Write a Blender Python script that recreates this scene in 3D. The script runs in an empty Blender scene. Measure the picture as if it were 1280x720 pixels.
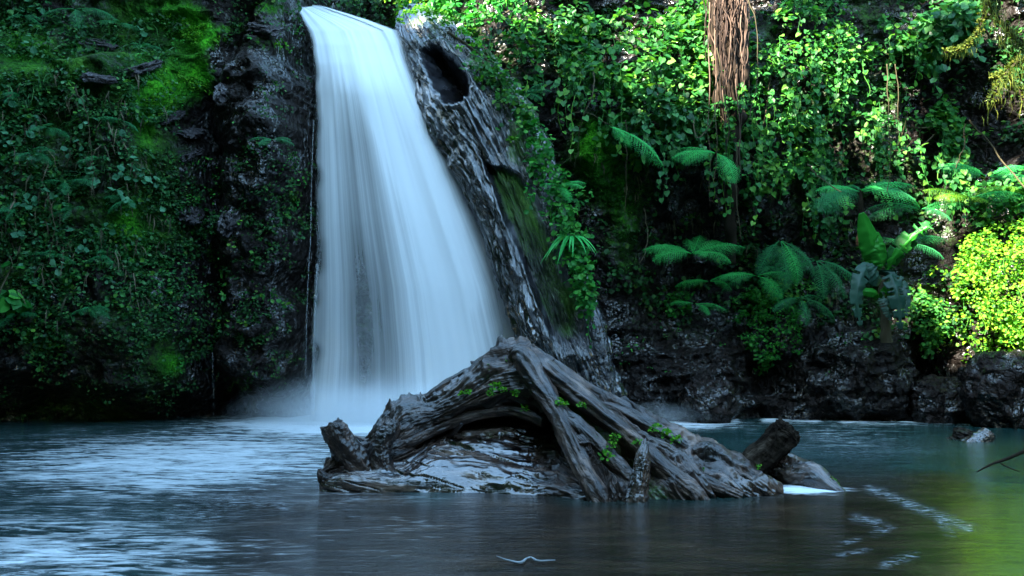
import bpy, math
import numpy as np
from mathutils import Vector

R = math.radians
rng = np.random.default_rng(11)
sc = bpy.context.scene
col = sc.collection

# ------------------------------------------------------------ camera
F = 1100.0; H = 1.3; PITCH = math.atan(80 / F)
cam_d = bpy.data.cameras.new('camera'); cam = bpy.data.objects.new('camera', cam_d); col.objects.link(cam)
cam.location = (0, 0, H); cam.rotation_euler = (R(90) + PITCH, 0, 0)
cam_d.sensor_width = 36; cam_d.lens = 36 * F / 1280; cam_d.clip_start = 0.05; cam_d.clip_end = 2000
sc.camera = cam

# ------------------------------------------------------------ light
SUN = np.array([-0.50, -0.62, 0.60]); SUN /= np.linalg.norm(SUN)
elev = math.asin(SUN[2]); azim = math.atan2(SUN[0], SUN[1])
w = bpy.data.worlds.new('World'); sc.world = w; w.use_nodes = True
wn = w.node_tree.nodes; wl = w.node_tree.links
sky = wn.new('ShaderNodeTexSky'); sky.sky_type = 'NISHITA'; sky.sun_disc = False
sky.sun_elevation = elev; sky.sun_rotation = azim; sky.air_density = 1.0; sky.dust_density = 0.4; sky.ozone_density = 1.0
bg = wn['Background']; tint = wn.new('ShaderNodeMix'); tint.data_type = 'RGBA'; tint.blend_type = 'MULTIPLY'; tint.inputs[0].default_value = 1
wl.new(sky.outputs[0], tint.inputs[6]); tint.inputs[7].default_value = (.93, 1.09, .98, 1); wl.new(tint.outputs[2], bg.inputs[0]); bg.inputs[1].default_value = 0.15
sl = bpy.data.lights.new('sun', 'SUN'); so = bpy.data.objects.new('sun', sl); col.objects.link(so)
sl.energy = 4.4; sl.angle = R(0.5); sl.color = (1.0, 0.93, 0.78)
so.rotation_euler = Vector(tuple(-SUN)).to_track_quat('-Z', 'Y').to_euler()
so.location = (0, 0, 60)
sc.view_settings.view_transform = 'Standard'; sc.view_settings.look = 'None'
sc.view_settings.exposure = 3.6; sc.view_settings.gamma = 1; sc.view_settings.use_curve_mapping = False
cy = sc.cycles
cy.max_bounces = 6; cy.diffuse_bounces = 3; cy.glossy_bounces = 3; cy.transmission_bounces = 4; cy.transparent_max_bounces = 10
cy.volume_bounces = 3; cy.caustics_reflective = False; cy.caustics_refractive = False; cy.sample_clamp_indirect = 6
cy.use_denoising = True

# ------------------------------------------------------------ maths helpers
cp, sp = math.cos(PITCH), math.sin(PITCH)
def P(px, py, Y):
    """the point at depth Y that the camera sees at (px, py) of the 1280x720 photograph"""
    px = np.asarray(px, float); py = np.asarray(py, float); Y = np.asarray(Y, float)
    r = (px - 640) / F; u = (360 - py) / F
    dy = cp - u * sp; dz = sp + u * cp
    t = Y / dy
    return np.stack(np.broadcast_arrays(r * t, Y, H + dz * t), -1)
def pix(p):
    p = np.asarray(p, float)
    y = p[..., 1]; z = p[..., 2] - H
    f = y * cp + z * sp; u = -y * sp + z * cp
    return 640 + F * p[..., 0] / f, 360 - F * u / f
def ss(a, b, x):
    t = np.clip((x - a) / (b - a), 0, 1); return t * t * (3 - 2 * t)
def ga(x, s): return np.exp(-(x / s) ** 2)
def g2(p, q, a, b, sa, sb): return np.exp(-((p - a) / sa) ** 2 - ((q - b) / sb) ** 2)
def hsh(ix, iy, iz, seed):
    h = (ix.astype(np.int64) * 374761393 + iy.astype(np.int64) * 668265263 + iz.astype(np.int64) * 2147483647 + seed * 1274126177) & 0xffffffff
    h = ((h ^ (h >> 13)) * 1274126177) & 0xffffffff
    h = ((h ^ (h >> 15)) * 2246822519) & 0xffffffff
    return ((h ^ (h >> 16)) & 0xffffff) / float(0xffffff)
def vn(x, y, z=0, seed=0):
    """smooth value noise, about -1..1"""
    x, y, z = np.broadcast_arrays(np.asarray(x, float), np.asarray(y, float), np.asarray(z, float))
    ix, iy, iz = np.floor(x), np.floor(y), np.floor(z)
    fx, fy, fz = x - ix, y - iy, z - iz
    fx = fx ** 3 * (fx * (6 * fx - 15) + 10); fy = fy ** 3 * (fy * (6 * fy - 15) + 10); fz = fz ** 3 * (fz * (6 * fz - 15) + 10)
    o = 0
    for a in (0, 1):
        for b in (0, 1):
            for c in (0, 1):
                o = o + hsh(ix + a, iy + b, iz + c, seed) * (fx if a else 1 - fx) * (fy if b else 1 - fy) * (fz if c else 1 - fz)
    return o * 2 - 1
def fbm(x, y, z=0, o=4, seed=0, ridged=False):
    s = 0; a = 1; t = 0; k = 1
    for i in range(o):
        n = vn(x * k + 17.3 * i, y * k - 9.1 * i, np.asarray(z) * k + 3.7 * i, seed + i)
        s = s + a * ((1 - 2 * np.abs(n)) if ridged else n); t += a; a *= .5; k *= 2.03
    return s / t
def unit(v): return v / np.maximum(np.linalg.norm(v, axis=-1, keepdims=True), 1e-9)
def lerpt(tab, x):
    tab = np.array(tab, float)
    return np.stack([np.interp(x, tab[:, 0], tab[:, i]) for i in range(1, tab.shape[1])], -1)
def crom(A, n):
    """Catmull-Rom resampling along axis 0"""
    A = np.asarray(A, float); m = len(A)
    t = np.linspace(0, m - 1, n); i = np.clip(np.floor(t).astype(int), 0, m - 2); f = (t - i)
    f = f.reshape((-1,) + (1,) * (A.ndim - 1))
    E = np.concatenate([2 * A[:1] - A[1:2], A, 2 * A[-1:] - A[-2:-1]])
    a, b, c, d = E[i], E[i + 1], E[i + 2], E[i + 3]
    return 0.5 * (2 * b + (c - a) * f + (2 * a - 5 * b + 4 * c - d) * f ** 2 + (3 * b - a - 3 * c + d) * f ** 3)

# ------------------------------------------------------------ object helpers
def tag(o, label=None, cat=None, group=None, kind=None):
    if label: o['label'] = label
    if cat: o['category'] = cat
    if group: o['group'] = group
    if kind: o['kind'] = kind
    return o
def empty(name, loc, label, cat, group=None):
    o = bpy.data.objects.new(name, None); col.objects.link(o); o.location = tuple(float(c) for c in loc); o.empty_display_size = .1
    return tag(o, label, cat, group)
def mk(name, V, T, m, parent=None, attrs=None, uv=None, smooth=False):
    """V (n,3) world vertices, T (k,3|4) faces -> one mesh object, origin at its parent or at its own centre base"""
    V = np.asarray(V, np.float32).reshape(-1, 3); T = np.asarray(T, np.int32); k = T.shape[1]
    me = bpy.data.meshes.new(name)
    if parent is not None: org = np.array(parent.matrix_basis.translation)
    else: org = np.array([V[:, 0].mean(), V[:, 1].mean(), V[:, 2].min()])
    L = V - org.astype(np.float32)
    me.vertices.add(len(V)); me.vertices.foreach_set('co', L.ravel())
    me.loops.add(T.size); me.loops.foreach_set('vertex_index', T.ravel())
    me.polygons.add(len(T)); me.polygons.foreach_set('loop_start', np.arange(0, T.size, k, dtype=np.int32))
    me.polygons.foreach_set('use_smooth', np.full(len(T), smooth))
    for n, a in (attrs or {}).items():
        at = me.attributes.new(n, 'FLOAT', 'POINT'); at.data.foreach_set('value', np.asarray(a, np.float32).ravel())
    if uv is not None:
        ul = me.uv_layers.new(name='UVMap'); ul.data.foreach_set('uv', np.asarray(uv, np.float32)[T.ravel()].ravel())
    me.update(calc_edges=True)
    me.materials.append(m)
    o = bpy.data.objects.new(name, me); col.objects.link(o)
    if parent is not None: o.parent = parent
    else: o.location = tuple(org.tolist())
    return o
def gridT(n, m, wrap=False, off=0):
    i, j = np.meshgrid(np.arange(n - 1), np.arange(m if wrap else m - 1), indexing='ij')
    j2 = (j + 1) % m
    return np.stack([i * m + j, (i + 1) * m + j, (i + 1) * m + j2, i * m + j2], -1).reshape(-1, 4) + off
def gnorm(G):
    du = np.gradient(G, axis=0); dv = np.gradient(G, axis=1)
    return unit(np.cross(du, dv))
class Acc:
    """collects pieces of one mesh"""
    def __init__(s): s.V = []; s.T = []; s.n = 0
    def add(s, V, T):
        V = np.asarray(V).reshape(-1, 3); s.V.append(V); s.T.append(np.asarray(T) + s.n); s.n += len(V)
    def make(s, name, m, parent=None, smooth=False):
        return mk(name, np.concatenate(s.V), np.concatenate(s.T), m, parent, smooth=smooth)

def tube(path, rad, n=8, k=None, rough=0.0, seed=0, flat=1.0):
    path = np.asarray(path, float); rad = np.broadcast_to(np.asarray(rad, float), (len(path),))
    if k:
        rad = crom(rad[:, None], k)[:, 0]; path = crom(path, k)
    t = unit(np.gradient(path, axis=0))
    ref = np.where(np.abs(t[:, 1:2]) < .9, np.array([[0, 1., 0]]), np.array([[1., 0, 0]]))
    a = unit(np.cross(t, ref)); b = np.cross(t, a)
    th = np.linspace(0, 2 * np.pi, n, endpoint=False)
    rr = rad[:, None] * (1 + rough * vn(np.cos(th)[None] * 1.5 + 5, np.sin(th)[None] * 1.5, np.arange(len(path))[:, None] * .35, seed))
    V = path[:, None] + rr[..., None] * (np.cos(th)[None, :, None] * a[:, None] + flat * np.sin(th)[None, :, None] * b[:, None])
    T = gridT(len(path), n, True)
    V = V.reshape(-1, 3); e = len(V)
    V = np.concatenate([V, path[:1], path[-1:]])
    j = np.arange(n); j2 = (j + 1) % n; q = (len(path) - 1) * n
    T = np.concatenate([T[:, [0, 1, 2]], T[:, [0, 2, 3]], np.stack([np.full(n, e), j, j2], -1), np.stack([np.full(n, e + 1), q + j2, q + j], -1)])
    return V, T

# ------------------------------------------------------------ materials
def mat(name):
    m = bpy.data.materials.new(name); m.use_nodes = True
    return m, m.node_tree.nodes, m.node_tree.links, m.node_tree.nodes['Principled BSDF']
def noise(N, L, scale, detail=6, rough=.6, vec=None, dist=0):
    n = N.new('ShaderNodeTexNoise'); n.inputs['Scale'].default_value = scale; n.inputs['Detail'].default_value = detail
    n.inputs['Roughness'].default_value = rough; n.inputs['Distortion'].default_value = dist
    if vec is not None: L.new(vec, n.inputs['Vector'])
    return n.outputs['Fac']
def ramp(N, L, fac, stops):
    r = N.new('ShaderNodeValToRGB'); e = r.color_ramp.elements
    while len(e) < len(stops): e.new(.5)
    for x, (p, c) in zip(e, stops):
        x.position = p; x.color = (*c, 1) if len(c) == 3 else c
    L.new(fac, r.inputs[0]); return r.outputs[0]
def mixc(N, L, f, a, b, bt='MIX'):
    m = N.new('ShaderNodeMix'); m.data_type = 'RGBA'; m.blend_type = bt
    for s, v in ((0, f), (6, a), (7, b)):
        if isinstance(v, (int, float)): m.inputs[s].default_value = v
        elif isinstance(v, tuple): m.inputs[s].default_value = (*v, 1)
        else: L.new(v, m.inputs[s])
    return m.outputs[2]
def mth(N, L, op, a, b=0.5, c=None, clamp=False):
    m = N.new('ShaderNodeMath'); m.operation = op; m.use_clamp = clamp
    for i, v in enumerate((a, b) if c is None else (a, b, c)):
        if isinstance(v, (int, float)): m.inputs[i].default_value = v
        else: L.new(v, m.inputs[i])
    return m.outputs[0]
def coords(N, L, scale=(1, 1, 1), rot=(0, 0, 0), kind='Object'):
    t = N.new('ShaderNodeTexCoord'); m = N.new('ShaderNodeMapping'); m.inputs['Scale'].default_value = scale; m.inputs['Rotation'].default_value = rot
    L.new(t.outputs[kind], m.inputs[0]); return m.outputs[0]
def attr(N, n):
    a = N.new('ShaderNodeAttribute'); a.attribute_name = n; return a.outputs['Fac']
def bump(N, L, h, b, strength=.5, dist=.02):
    n = N.new('ShaderNodeBump'); n.inputs['Strength'].default_value = strength; n.inputs['Distance'].default_value = dist
    L.new(h, n.inputs['Height'])
    L.new(n.outputs[0], b.inputs['Normal']); return n

def leaf_mat(name, stops, rough=.45, trans=.35, spec=.2):
    m, N, L, b = mat(name)
    g = N.new('ShaderNodeNewGeometry')
    c = ramp(N, L, g.outputs['Random Per Island'], stops)
    L.new(c, b.inputs['Base Color']); b.inputs['Roughness'].default_value = rough; b.inputs['Specular IOR Level'].default_value = spec
    t = N.new('ShaderNodeBsdfTranslucent')
    c2 = mixc(N, L, 1.0, c, (1.5, 1.5, .6), 'MULTIPLY'); L.new(c2, t.inputs[0])
    x = N.new('ShaderNodeMixShader'); x.inputs[0].default_value = trans
    L.new(b.outputs[0], x.inputs[1]); L.new(t.outputs[0], x.inputs[2]); L.new(x.outputs[0], N['Material Output'].inputs[0])
    return m
M = {}
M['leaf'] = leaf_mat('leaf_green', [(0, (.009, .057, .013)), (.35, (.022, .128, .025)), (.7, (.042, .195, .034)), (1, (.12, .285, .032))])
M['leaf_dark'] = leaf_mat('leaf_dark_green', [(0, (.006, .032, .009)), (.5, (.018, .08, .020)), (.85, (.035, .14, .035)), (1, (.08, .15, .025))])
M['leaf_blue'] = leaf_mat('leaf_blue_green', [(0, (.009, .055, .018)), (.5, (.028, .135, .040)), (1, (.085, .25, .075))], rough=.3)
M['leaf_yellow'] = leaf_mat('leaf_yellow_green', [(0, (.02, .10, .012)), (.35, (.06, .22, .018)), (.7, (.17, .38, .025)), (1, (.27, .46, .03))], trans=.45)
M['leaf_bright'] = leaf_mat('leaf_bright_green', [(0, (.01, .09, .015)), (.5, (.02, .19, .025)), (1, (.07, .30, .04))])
M['fern'] = leaf_mat('fern_green', [(0, (.02, .26, .05)), (.6, (.04, .42, .09)), (1, (.07, .48, .11))], rough=.5)
M['fern_dark'] = leaf_mat('fern_dark_green', [(0, (.014, .12, .04)), (1, (.03, .24, .075))], rough=.5)
M['dry'] = leaf_mat('dry_strand', [(0, (.035, .04, .022)), (.6, (.09, .075, .045)), (1, (.16, .13, .08))], rough=.8, trans=.1, spec=.2)
M['vine'] = leaf_mat('vine_stem', [(0, (.03, .03, .015)), (.6, (.08, .06, .03)), (1, (.13, .10, .06))], rough=.8, trans=0, spec=.2)
M['aerial'] = leaf_mat('aerial_root', [(0, (.012, .008, .006)), (.6, (.045, .027, .020)), (1, (.13, .085, .062))], rough=.8, trans=0, spec=.2)
M['moss_hang'] = leaf_mat('hanging_moss', [(0, (.02, .045, .006)), (.6, (.06, .09, .010)), (1, (.14, .15, .02))], rough=.8, trans=.3, spec=.2)
M['moss_tuft'] = leaf_mat('moss_green', [(0, (.03, .14, .01)), (.6, (.07, .28, .015)), (1, (.15, .38, .02))], rough=.7, trans=.3, spec=.2)
M['moss_dim'] = leaf_mat('moss_olive', [(0, (.012, .04, .006)), (.6, (.035, .11, .010)), (1, (.08, .17, .02))], rough=.8, trans=.2, spec=.2)
M['leaf_pale'] = leaf_mat('leaf_pale_green', [(0, (.03, .13, .06)), (.6, (.07, .24, .12)), (1, (.14, .34, .18))])
M['banana'] = leaf_mat('banana_leaf', [(0, (.02, .20, .02)), (1, (.04, .30, .03))], rough=.35, trans=.4)
M['banana_old'] = leaf_mat('banana_old_leaf', [(0, (.012, .045, .028)), (.6, (.025, .07, .045)), (1, (.06, .10, .075))], rough=.35, trans=.2)

def rock_mat(name, base=(.003, .003, .003), light=(.026, .019, .016)):
    m, N, L, b = mat(name)
    v = coords(N, L)
    n1 = noise(N, L, 1.3, 8, .65, v); n2 = noise(N, L, 9, 8, .7, v); n3 = noise(N, L, 28, 5, .75, v)
    c = ramp(N, L, mth(N, L, 'MULTIPLY_ADD', n2, .6, mth(N, L, 'MULTIPLY', n1, .4)), [(.3, base), (.55, tuple((a + d) / 2 for a, d in zip(base, light))), (.75, light)])
    ms = attr(N, 'moss')
    mf = mth(N, L, 'ADD', ms, mth(N, L, 'MULTIPLY_ADD', n2, 1.6, -.8))
    mf = mth(N, L, 'MULTIPLY_ADD', mf, 2.2, -.6, clamp=True)
    mc = ramp(N, L, mth(N, L, 'MULTIPLY_ADD', n3, .5, mth(N, L, 'MULTIPLY', n1, .5)), [(.38, (.006, .022, .005)), (.5, (.025, .13, .012)), (.62, (.08, .33, .02))])
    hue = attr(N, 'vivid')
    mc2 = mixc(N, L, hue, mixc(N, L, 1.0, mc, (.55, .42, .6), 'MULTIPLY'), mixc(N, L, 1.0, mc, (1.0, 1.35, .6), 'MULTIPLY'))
    c = mixc(N, L, mf, c, mc2)
    L.new(c, b.inputs['Base Color'])
    wet = noise(N, L, 2.1, 4, .6, v)
    rr = ramp(N, L, wet, [(.38, (.14,) * 3), (.54, (.5,) * 3)])
    L.new(mixc(N, L, mf, rr, (.9, .9, .9)), b.inputs['Roughness'])
    L.new(mixc(N, L, mf, ramp(N, L, wet, [(.40, (.9,) * 3), (.52, (.10,) * 3)]), (.1, .1, .1)), b.inputs['Specular IOR Level'])
    h = mth(N, L, 'MULTIPLY_ADD', noise(N, L, 3.2, 1.5, .5, v, .8), 1.2, noise(N, L, 8.5, 2, .5, v, .4))
    bump(N, L, h, b, 1.0, .14)
    return m
M['rock'] = rock_mat('wet_cliff_rock')
M['boulder'] = rock_mat('wet_boulder_rock', (.003, .0025, .003), (.040, .027, .022))

M['ledge'] = rock_mat('pale_ledge_stone', (.010, .009, .009), (.12, .105, .11))

def wood_mat(name, dark, mid, light, r0, r1, bd=.05):
    m, N, L, b = mat(name)
    uv = coords(N, L, (1, 1, 1), kind='UV')
    mp = N.new('ShaderNodeMapping'); mp.inputs['Scale'].default_value = (4, 26, 1); L.new(uv, mp.inputs[0])
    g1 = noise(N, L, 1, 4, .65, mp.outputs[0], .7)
    mp2 = N.new('ShaderNodeMapping'); mp2.inputs['Scale'].default_value = (11, 74, 1); L.new(uv, mp2.inputs[0])
    g2_ = noise(N, L, 1, 2, .6, mp2.outputs[0], .3)
    v = coords(N, L); n1 = noise(N, L, 2.5, 4, .6, v); n3 = noise(N, L, 40, 5, .7, v)
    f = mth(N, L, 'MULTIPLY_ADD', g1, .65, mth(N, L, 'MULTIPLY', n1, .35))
    c = ramp(N, L, f, [(.40, dark), (.52, mid), (.66, light)])  # grain tone tied to the bump noise, painting crevice shade into the colour
    ms = attr(N, 'moss')
    mf = mth(N, L, 'ADD', ms, mth(N, L, 'MULTIPLY_ADD', n3, 1.2, -.6)); mf = mth(N, L, 'MULTIPLY_ADD', mf, 2.5, -.9, clamp=True)
    c = mixc(N, L, mf, c, ramp(N, L, n3, [(.3, (.015, .05, .006)), (.7, (.06, .17, .012))]))
    L.new(c, b.inputs['Base Color'])
    wetn = attr(N, 'wet')
    rr = mth(N, L, 'MULTIPLY_ADD', wetn, r0 - r1, r1); rr = mth(N, L, 'ADD', rr, mth(N, L, 'MULTIPLY_ADD', n1, .5, -.25), clamp=True)
    L.new(mixc(N, L, mf, rr, (.9, .9, .9)), b.inputs['Roughness'])
    L.new(mth(N, L, 'MULTIPLY_ADD', rr, -1.6, 1.1, clamp=True), b.inputs['Specular IOR Level'])
    L.new(mth(N, L, 'MULTIPLY', wetn, .9, clamp=True), b.inputs['Coat Weight']); b.inputs['Coat Roughness'].default_value = .15; b.inputs['Coat IOR'].default_value = 1.6
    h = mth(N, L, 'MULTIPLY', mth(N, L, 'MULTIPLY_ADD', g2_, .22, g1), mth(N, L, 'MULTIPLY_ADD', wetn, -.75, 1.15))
    bump(N, L, h, b, 1.0, bd)
    return m
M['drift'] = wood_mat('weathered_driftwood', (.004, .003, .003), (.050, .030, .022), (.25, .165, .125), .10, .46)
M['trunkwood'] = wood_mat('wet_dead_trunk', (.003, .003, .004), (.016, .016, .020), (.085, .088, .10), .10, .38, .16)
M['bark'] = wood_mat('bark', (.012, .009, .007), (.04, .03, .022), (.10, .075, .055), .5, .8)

# ------------------------------------------------------------ cliff
SC = .01545
def cliffY(x, z, fine=True):
    p = 640 + x / SC; q = 440 - (z - H) / SC
    Y = 17.7 + 0 * x
    Y -= 1.5 * ss(405, 345, p + 26 * ss(110, 60, q) + 14 * vn(q / 45, 3.3)) * (1 - .25 * ss(120, 20, q))
    Y += .8 * ga(p - 262 - .03 * (q - 250) - 8 * vn(q / 50, 1.1), 17) * ss(60, 150, q)
    Y += .45 * ga(p - 285 + .35 * (q - 60), 15) * ss(150, 90, q)
    Y -= .9 * ss(235, 170, p + 10 * vn(q / 30, 8.)) * ss(70 + .16 * (180 - p), 110 + .16 * (180 - p), q + 10 * vn(p / 30, 2.)) * (1 - .5 * ss(400, 470, q))
    Y -= .5 * ss(120, 40, p + 10 * vn(q / 30, 18.)) * ss(40, 75, q + 10 * vn(p / 30, 12.))
    Y -= .35 * g2(p, q, 340, 150, 45, 80)
    Y += 1.7 * ss(450, 515, q + 14 * vn(p / 60, .5) - 20 * ga(p - 210, 50)) * ss(415, 380, p)
    Y += 1.0 * ss(370, 400, p) * ss(640, 560, p)
    Y += 3.2 * ss(80, 30, q) * ss(335, 360, p) * ss(530, 500, p)
    Y += .3 * g2(p, q, 700, 260, 22, 90)
    Y -= .7 * g2(p, q, 738, 190, 34, 55) + .4 * g2(p, q, 775, 330, 40, 70)
    Y -= .8 * g2(p, q, 850, 490, 100, 60) + .8 * g2(p, q, 1075, 480, 70, 60) + .6 * g2(p, q, 1190, 500, 60, 60)
    Y += 1.1 * g2(p, q, 966, 475, 26, 30) + .9 * g2(p, q, 1165, 460, 20, 30)
    Y += .7 * g2(p, q, 900, 350, 120, 50) + .8 * g2(p, q, 1060, 190, 60, 70) + .8 * g2(p, q, 1230, 160, 60, 90) + .6 * g2(p, q, 720, 30, 50, 60)
    Y -= .7 * g2(p, q, 800, 110, 90, 90) + .6 * g2(p, q, 960, 150, 50, 100)
    Y -= 1.5 * ss(1140, 1340, p) + .9 * g2(p, q, 1260, 360, 70, 70)
    Y -= 1.0 * (np.maximum(0, -60 - p) / 100) ** 2 + 1.0 * (np.maximum(0, p - 1330) / 100) ** 2
    if fine:
        bk = ss(415, 450, q) * ss(735, 780, p) + .5 * ss(270, 300, p) * ss(395, 380, p)
        Y -= bk * (.34 * fbm(x * 1.3, z * 2.0, 2, 5, 13, True) + .16 * fbm(x * 4.5, z * 6, 1, 4, 14, True) - .08)
        Y += .42 * fbm(x * .55, z * .55, 0, 3, 3) - .24 * fbm(x * 1.6, z * 2.1, 0, 5, 9, True) + .09 * fbm(x * 5, z * 6, 0, 3, 21)
    else:
        Y += .42 * fbm(x * .55, z * .55, 0, 3, 3)
    return Y
def hit(px, py):
    """where the sight line through (px,py) meets the cliff"""
    Y = np.full(np.shape(px), 17.0)
    for i in range(9):
        p = P(px, py, Y); Y = Y + .6 * (cliffY(p[..., 0], p[..., 2], False) - Y)
    return P(px, py, Y)
def cnorm(p):
    e = .12; f = lambda a, b: cliffY(a, b, False)
    x, z = p[..., 0], p[..., 2]
    gx = (f(x + e, z) - f(x - e, z)) / (2 * e); gz = (f(x, z + e) - f(x, z - e)) / (2 * e)
    return unit(np.stack([gx, -np.ones_like(gx), gz], -1))

xs = np.linspace(-17.5, 19, 640); zs = np.linspace(-1.6, 10.6, 310)
X, Z = np.meshgrid(xs, zs, indexing='ij')
Yc = np.maximum(cliffY(X, Z), 1.0)
G = np.stack([X, Yc, Z], -1)
pp, qq = pix(G)
mn = fbm(X * .8, Z * .8, 0, 3, 55)
moss = .15 + .5 * mn + .22 * ss(250, 200, pp)
viv = 0 * X
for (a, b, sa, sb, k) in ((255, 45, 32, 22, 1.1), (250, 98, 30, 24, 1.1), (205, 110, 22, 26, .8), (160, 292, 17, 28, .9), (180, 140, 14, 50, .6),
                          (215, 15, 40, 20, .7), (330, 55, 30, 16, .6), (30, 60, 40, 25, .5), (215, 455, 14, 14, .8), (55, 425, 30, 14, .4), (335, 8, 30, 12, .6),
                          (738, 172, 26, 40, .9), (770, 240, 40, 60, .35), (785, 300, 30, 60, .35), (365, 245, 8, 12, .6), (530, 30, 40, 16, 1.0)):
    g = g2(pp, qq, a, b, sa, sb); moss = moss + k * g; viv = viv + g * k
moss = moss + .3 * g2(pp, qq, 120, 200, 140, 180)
moss = np.where((qq > 425) & (pp > 700), moss - .35, moss)
moss = np.where((pp > 270) & (pp < 395) & (qq > 40), moss - .30, moss) - .5 * ga(pp - 268, 16)
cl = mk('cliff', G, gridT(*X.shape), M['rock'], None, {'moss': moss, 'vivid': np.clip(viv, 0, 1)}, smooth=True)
tag(cl, 'dark wet rock walls of the gorge patched with moss', 'cliff', kind='structure')

# plateau behind the rim and the ground under everything
gm, N, L, b = mat('ground_soil')
L.new(ramp(N, L, noise(N, L, .8, 8, .7, coords(N, L)), [(.3, (.015, .018, .008)), (.7, (.04, .045, .02))]), b.inputs['Base Color']); b.inputs['Roughness'].default_value = .9
gx, gy = np.meshgrid(np.linspace(-400, 400, 60), np.linspace(-300, 700, 60), indexing='ij')
tag(mk('ground', np.stack([gx, gy, gx * 0 - 1.8], -1), gridT(60, 60), gm), 'brown ground of the gorge under the pool', 'ground', kind='structure')
# near bank the photographer stands on; unseen steep rise added to block low sky
bx, by = np.meshgrid(np.linspace(-34, 34, 110), np.linspace(-30, 2.2, 60), indexing='ij')
def bankz(x, y): return -1.0 + 1.15 * ss(2.0, .2, y) + 15 * np.maximum(ss(-3, -13, y), ss(12, 22, np.abs(x))) + .5 * fbm(x * .7, y * .7, 0, 4, 77)
bz = bankz(bx, by)
tag(mk('sky_blocking_bank', np.stack([bx, by, bz], -1), gridT(110, 60), gm, smooth=True), 'earth bank on the near side of the pool, with an unseen steep rise added to block low sky light', 'bank', kind='structure')

# ------------------------------------------------------------ water
wm, N, L, b = mat('pool_water')
fo = attr(N, 'foam'); ri = attr(N, 'ripple'); mu = attr(N, 'murk')
v1 = coords(N, L, (.9, 2.6, 1), (0, 0, R(6)))
v2 = coords(N, L, (2.6, 9, 1), (0, 0, R(-4)))
a1 = noise(N, L, 1.1, 6, .62, v1, .8); a2 = noise(N, L, 1.6, 5, .6, v2, .5); a3 = noise(N, L, 6, 4, .6, v2)
teal = (.006, .028, .026); brown = (.016, .010, .006)
bc = mixc(N, L, mu, teal, brown)
bc = mixc(N, L, mth(N, L, 'MULTIPLY', ramp(N, L, a1, [(.45, (0,) * 3), (.7, (1,) * 3)]), .5), bc, mixc(N, L, mu, (.018, .07, .062), (.085, .050, .028)))
ff = mth(N, L, 'ADD', fo, mth(N, L, 'MULTIPLY_ADD', a2, 2.6, -1.3)); ff = mth(N, L, 'ADD', ff, mth(N, L, 'MULTIPLY_ADD', a1, 2.0, -1.0))
ff = mth(N, L, 'MULTIPLY_ADD', ff, 1.5, -.5, clamp=True); ff = mth(N, L, 'MULTIPLY', ff, mth(N, L, 'MULTIPLY', fo, 1.6, clamp=True))
bc = mixc(N, L, ff, bc, (.72, .76, .78))
fs = attr(N, 'streak'); v3 = coords(N, L, (7, 22, 1), (0, 0, R(-18))); a4 = noise(N, L, 1.4, 5, .7, v3, .6)
f2 = mth(N, L, 'MULTIPLY', fs, ramp(N, L, a4, [(.48, (0,) * 3), (.64, (1,) * 3)]), clamp=True)
bc = mixc(N, L, f2, bc, (.5, .55, .58))
L.new(bc, b.inputs['Base Color'])
L.new(mth(N, L, 'MULTIPLY_ADD', ff, .5, .10), b.inputs['Roughness'])
b.inputs['IOR'].default_value = 1.33; b.inputs['Specular IOR Level'].default_value = .5
h = mth(N, L, 'MULTIPLY_ADD', a2, .5, a1); h = mth(N, L, 'MULTIPLY_ADD', a3, .10, h); h = mth(N, L, 'MULTIPLY', h, ri)
bump(N, L, h, b, 1.0, .16)
ys = 1.6 * (21 / 1.6) ** np.linspace(0, 1, 420); xw = np.linspace(-17, 18.5, 640)
WX, WY = np.meshgrid(xw, ys, indexing='ij')
wp, wq = pix(np.stack([WX, WY, 0 * WX], -1))
foam = .85 * g2(wp, wq, 200, 585, 260, 42) + .74 * g2(wp, wq, 40, 690, 300, 48) + .16 * g2(wp, wq, 480, 650, 130, 36)
foam += 2.6 * g2(wp, wq, 440, 527, 120, 12) + .9 * g2(wp, wq, 850, 530, 70, 8) + .35 * g2(wp, wq, 1040, 545, 110, 22) + .3 * g2(wp, wq, 1150, 530, 150, 4)
foam += 1.4 * g2(wp, wq, 1010, 612, 45, 6) + .7 * ga(wq - 525.5, 3.2) * ss(640, 760, wp) * ss(-.5, .6, vn(wp / 26, 3.))  + .35 * g2(wp, wq, 330, 560, 140, 25)
foam *= 1 - .9 * g2(wp, wq, 330, 640, 110, 22)
murk = ss(592, 625, wq + 25 * vn(wp / 90, wq / 30)) * ss(150, 350, wp) * ss(1330, 1180, wp)
rip = .35 + .9 * ss(560, 300, wp) * ss(760, 600, wq) + .25 * ss(900, 1000, wp) * ss(620, 560, wq)
rip += .5 * ss(480, 200, wp); rip *= 1 - .6 * ss(1090, 1200, wp); rip *= 1 - .72 * ss(596, 640, wq) * ss(330, 480, wp)
def seg(pts, s0):
    d = np.full(wp.shape, 1e9)
    for (a, b) in zip(pts[:-1], pts[1:]):
        a = np.array(a, float); b = np.array(b, float); ab = b - a; t_ = np.clip(((wp - a[0]) * ab[0] + (wq - a[1]) * ab[1]) / (ab @ ab), 0, 1)
        d = np.minimum(d, np.hypot(wp - a[0] - t_ * ab[0], (wq - a[1] - t_ * ab[1]) * 1.3))
    return ga(d, s0)
streak = 1.0 * seg([(1088, 611), (1115, 621), (1145, 634), (1170, 643), (1212, 660)], 6) + .8 * seg([(1176, 652), (1190, 668)], 4) + .9 * seg([(1105, 706), (1140, 694)], 5) + .8 * seg([(1054, 680), (1072, 674)], 3) + .7 * seg([(1050, 694), (1084, 688)], 3) + .8 * seg([(1070, 647), (1098, 654)], 6) + .7 * seg([(1096, 666), (1112, 660)], 5)
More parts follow.
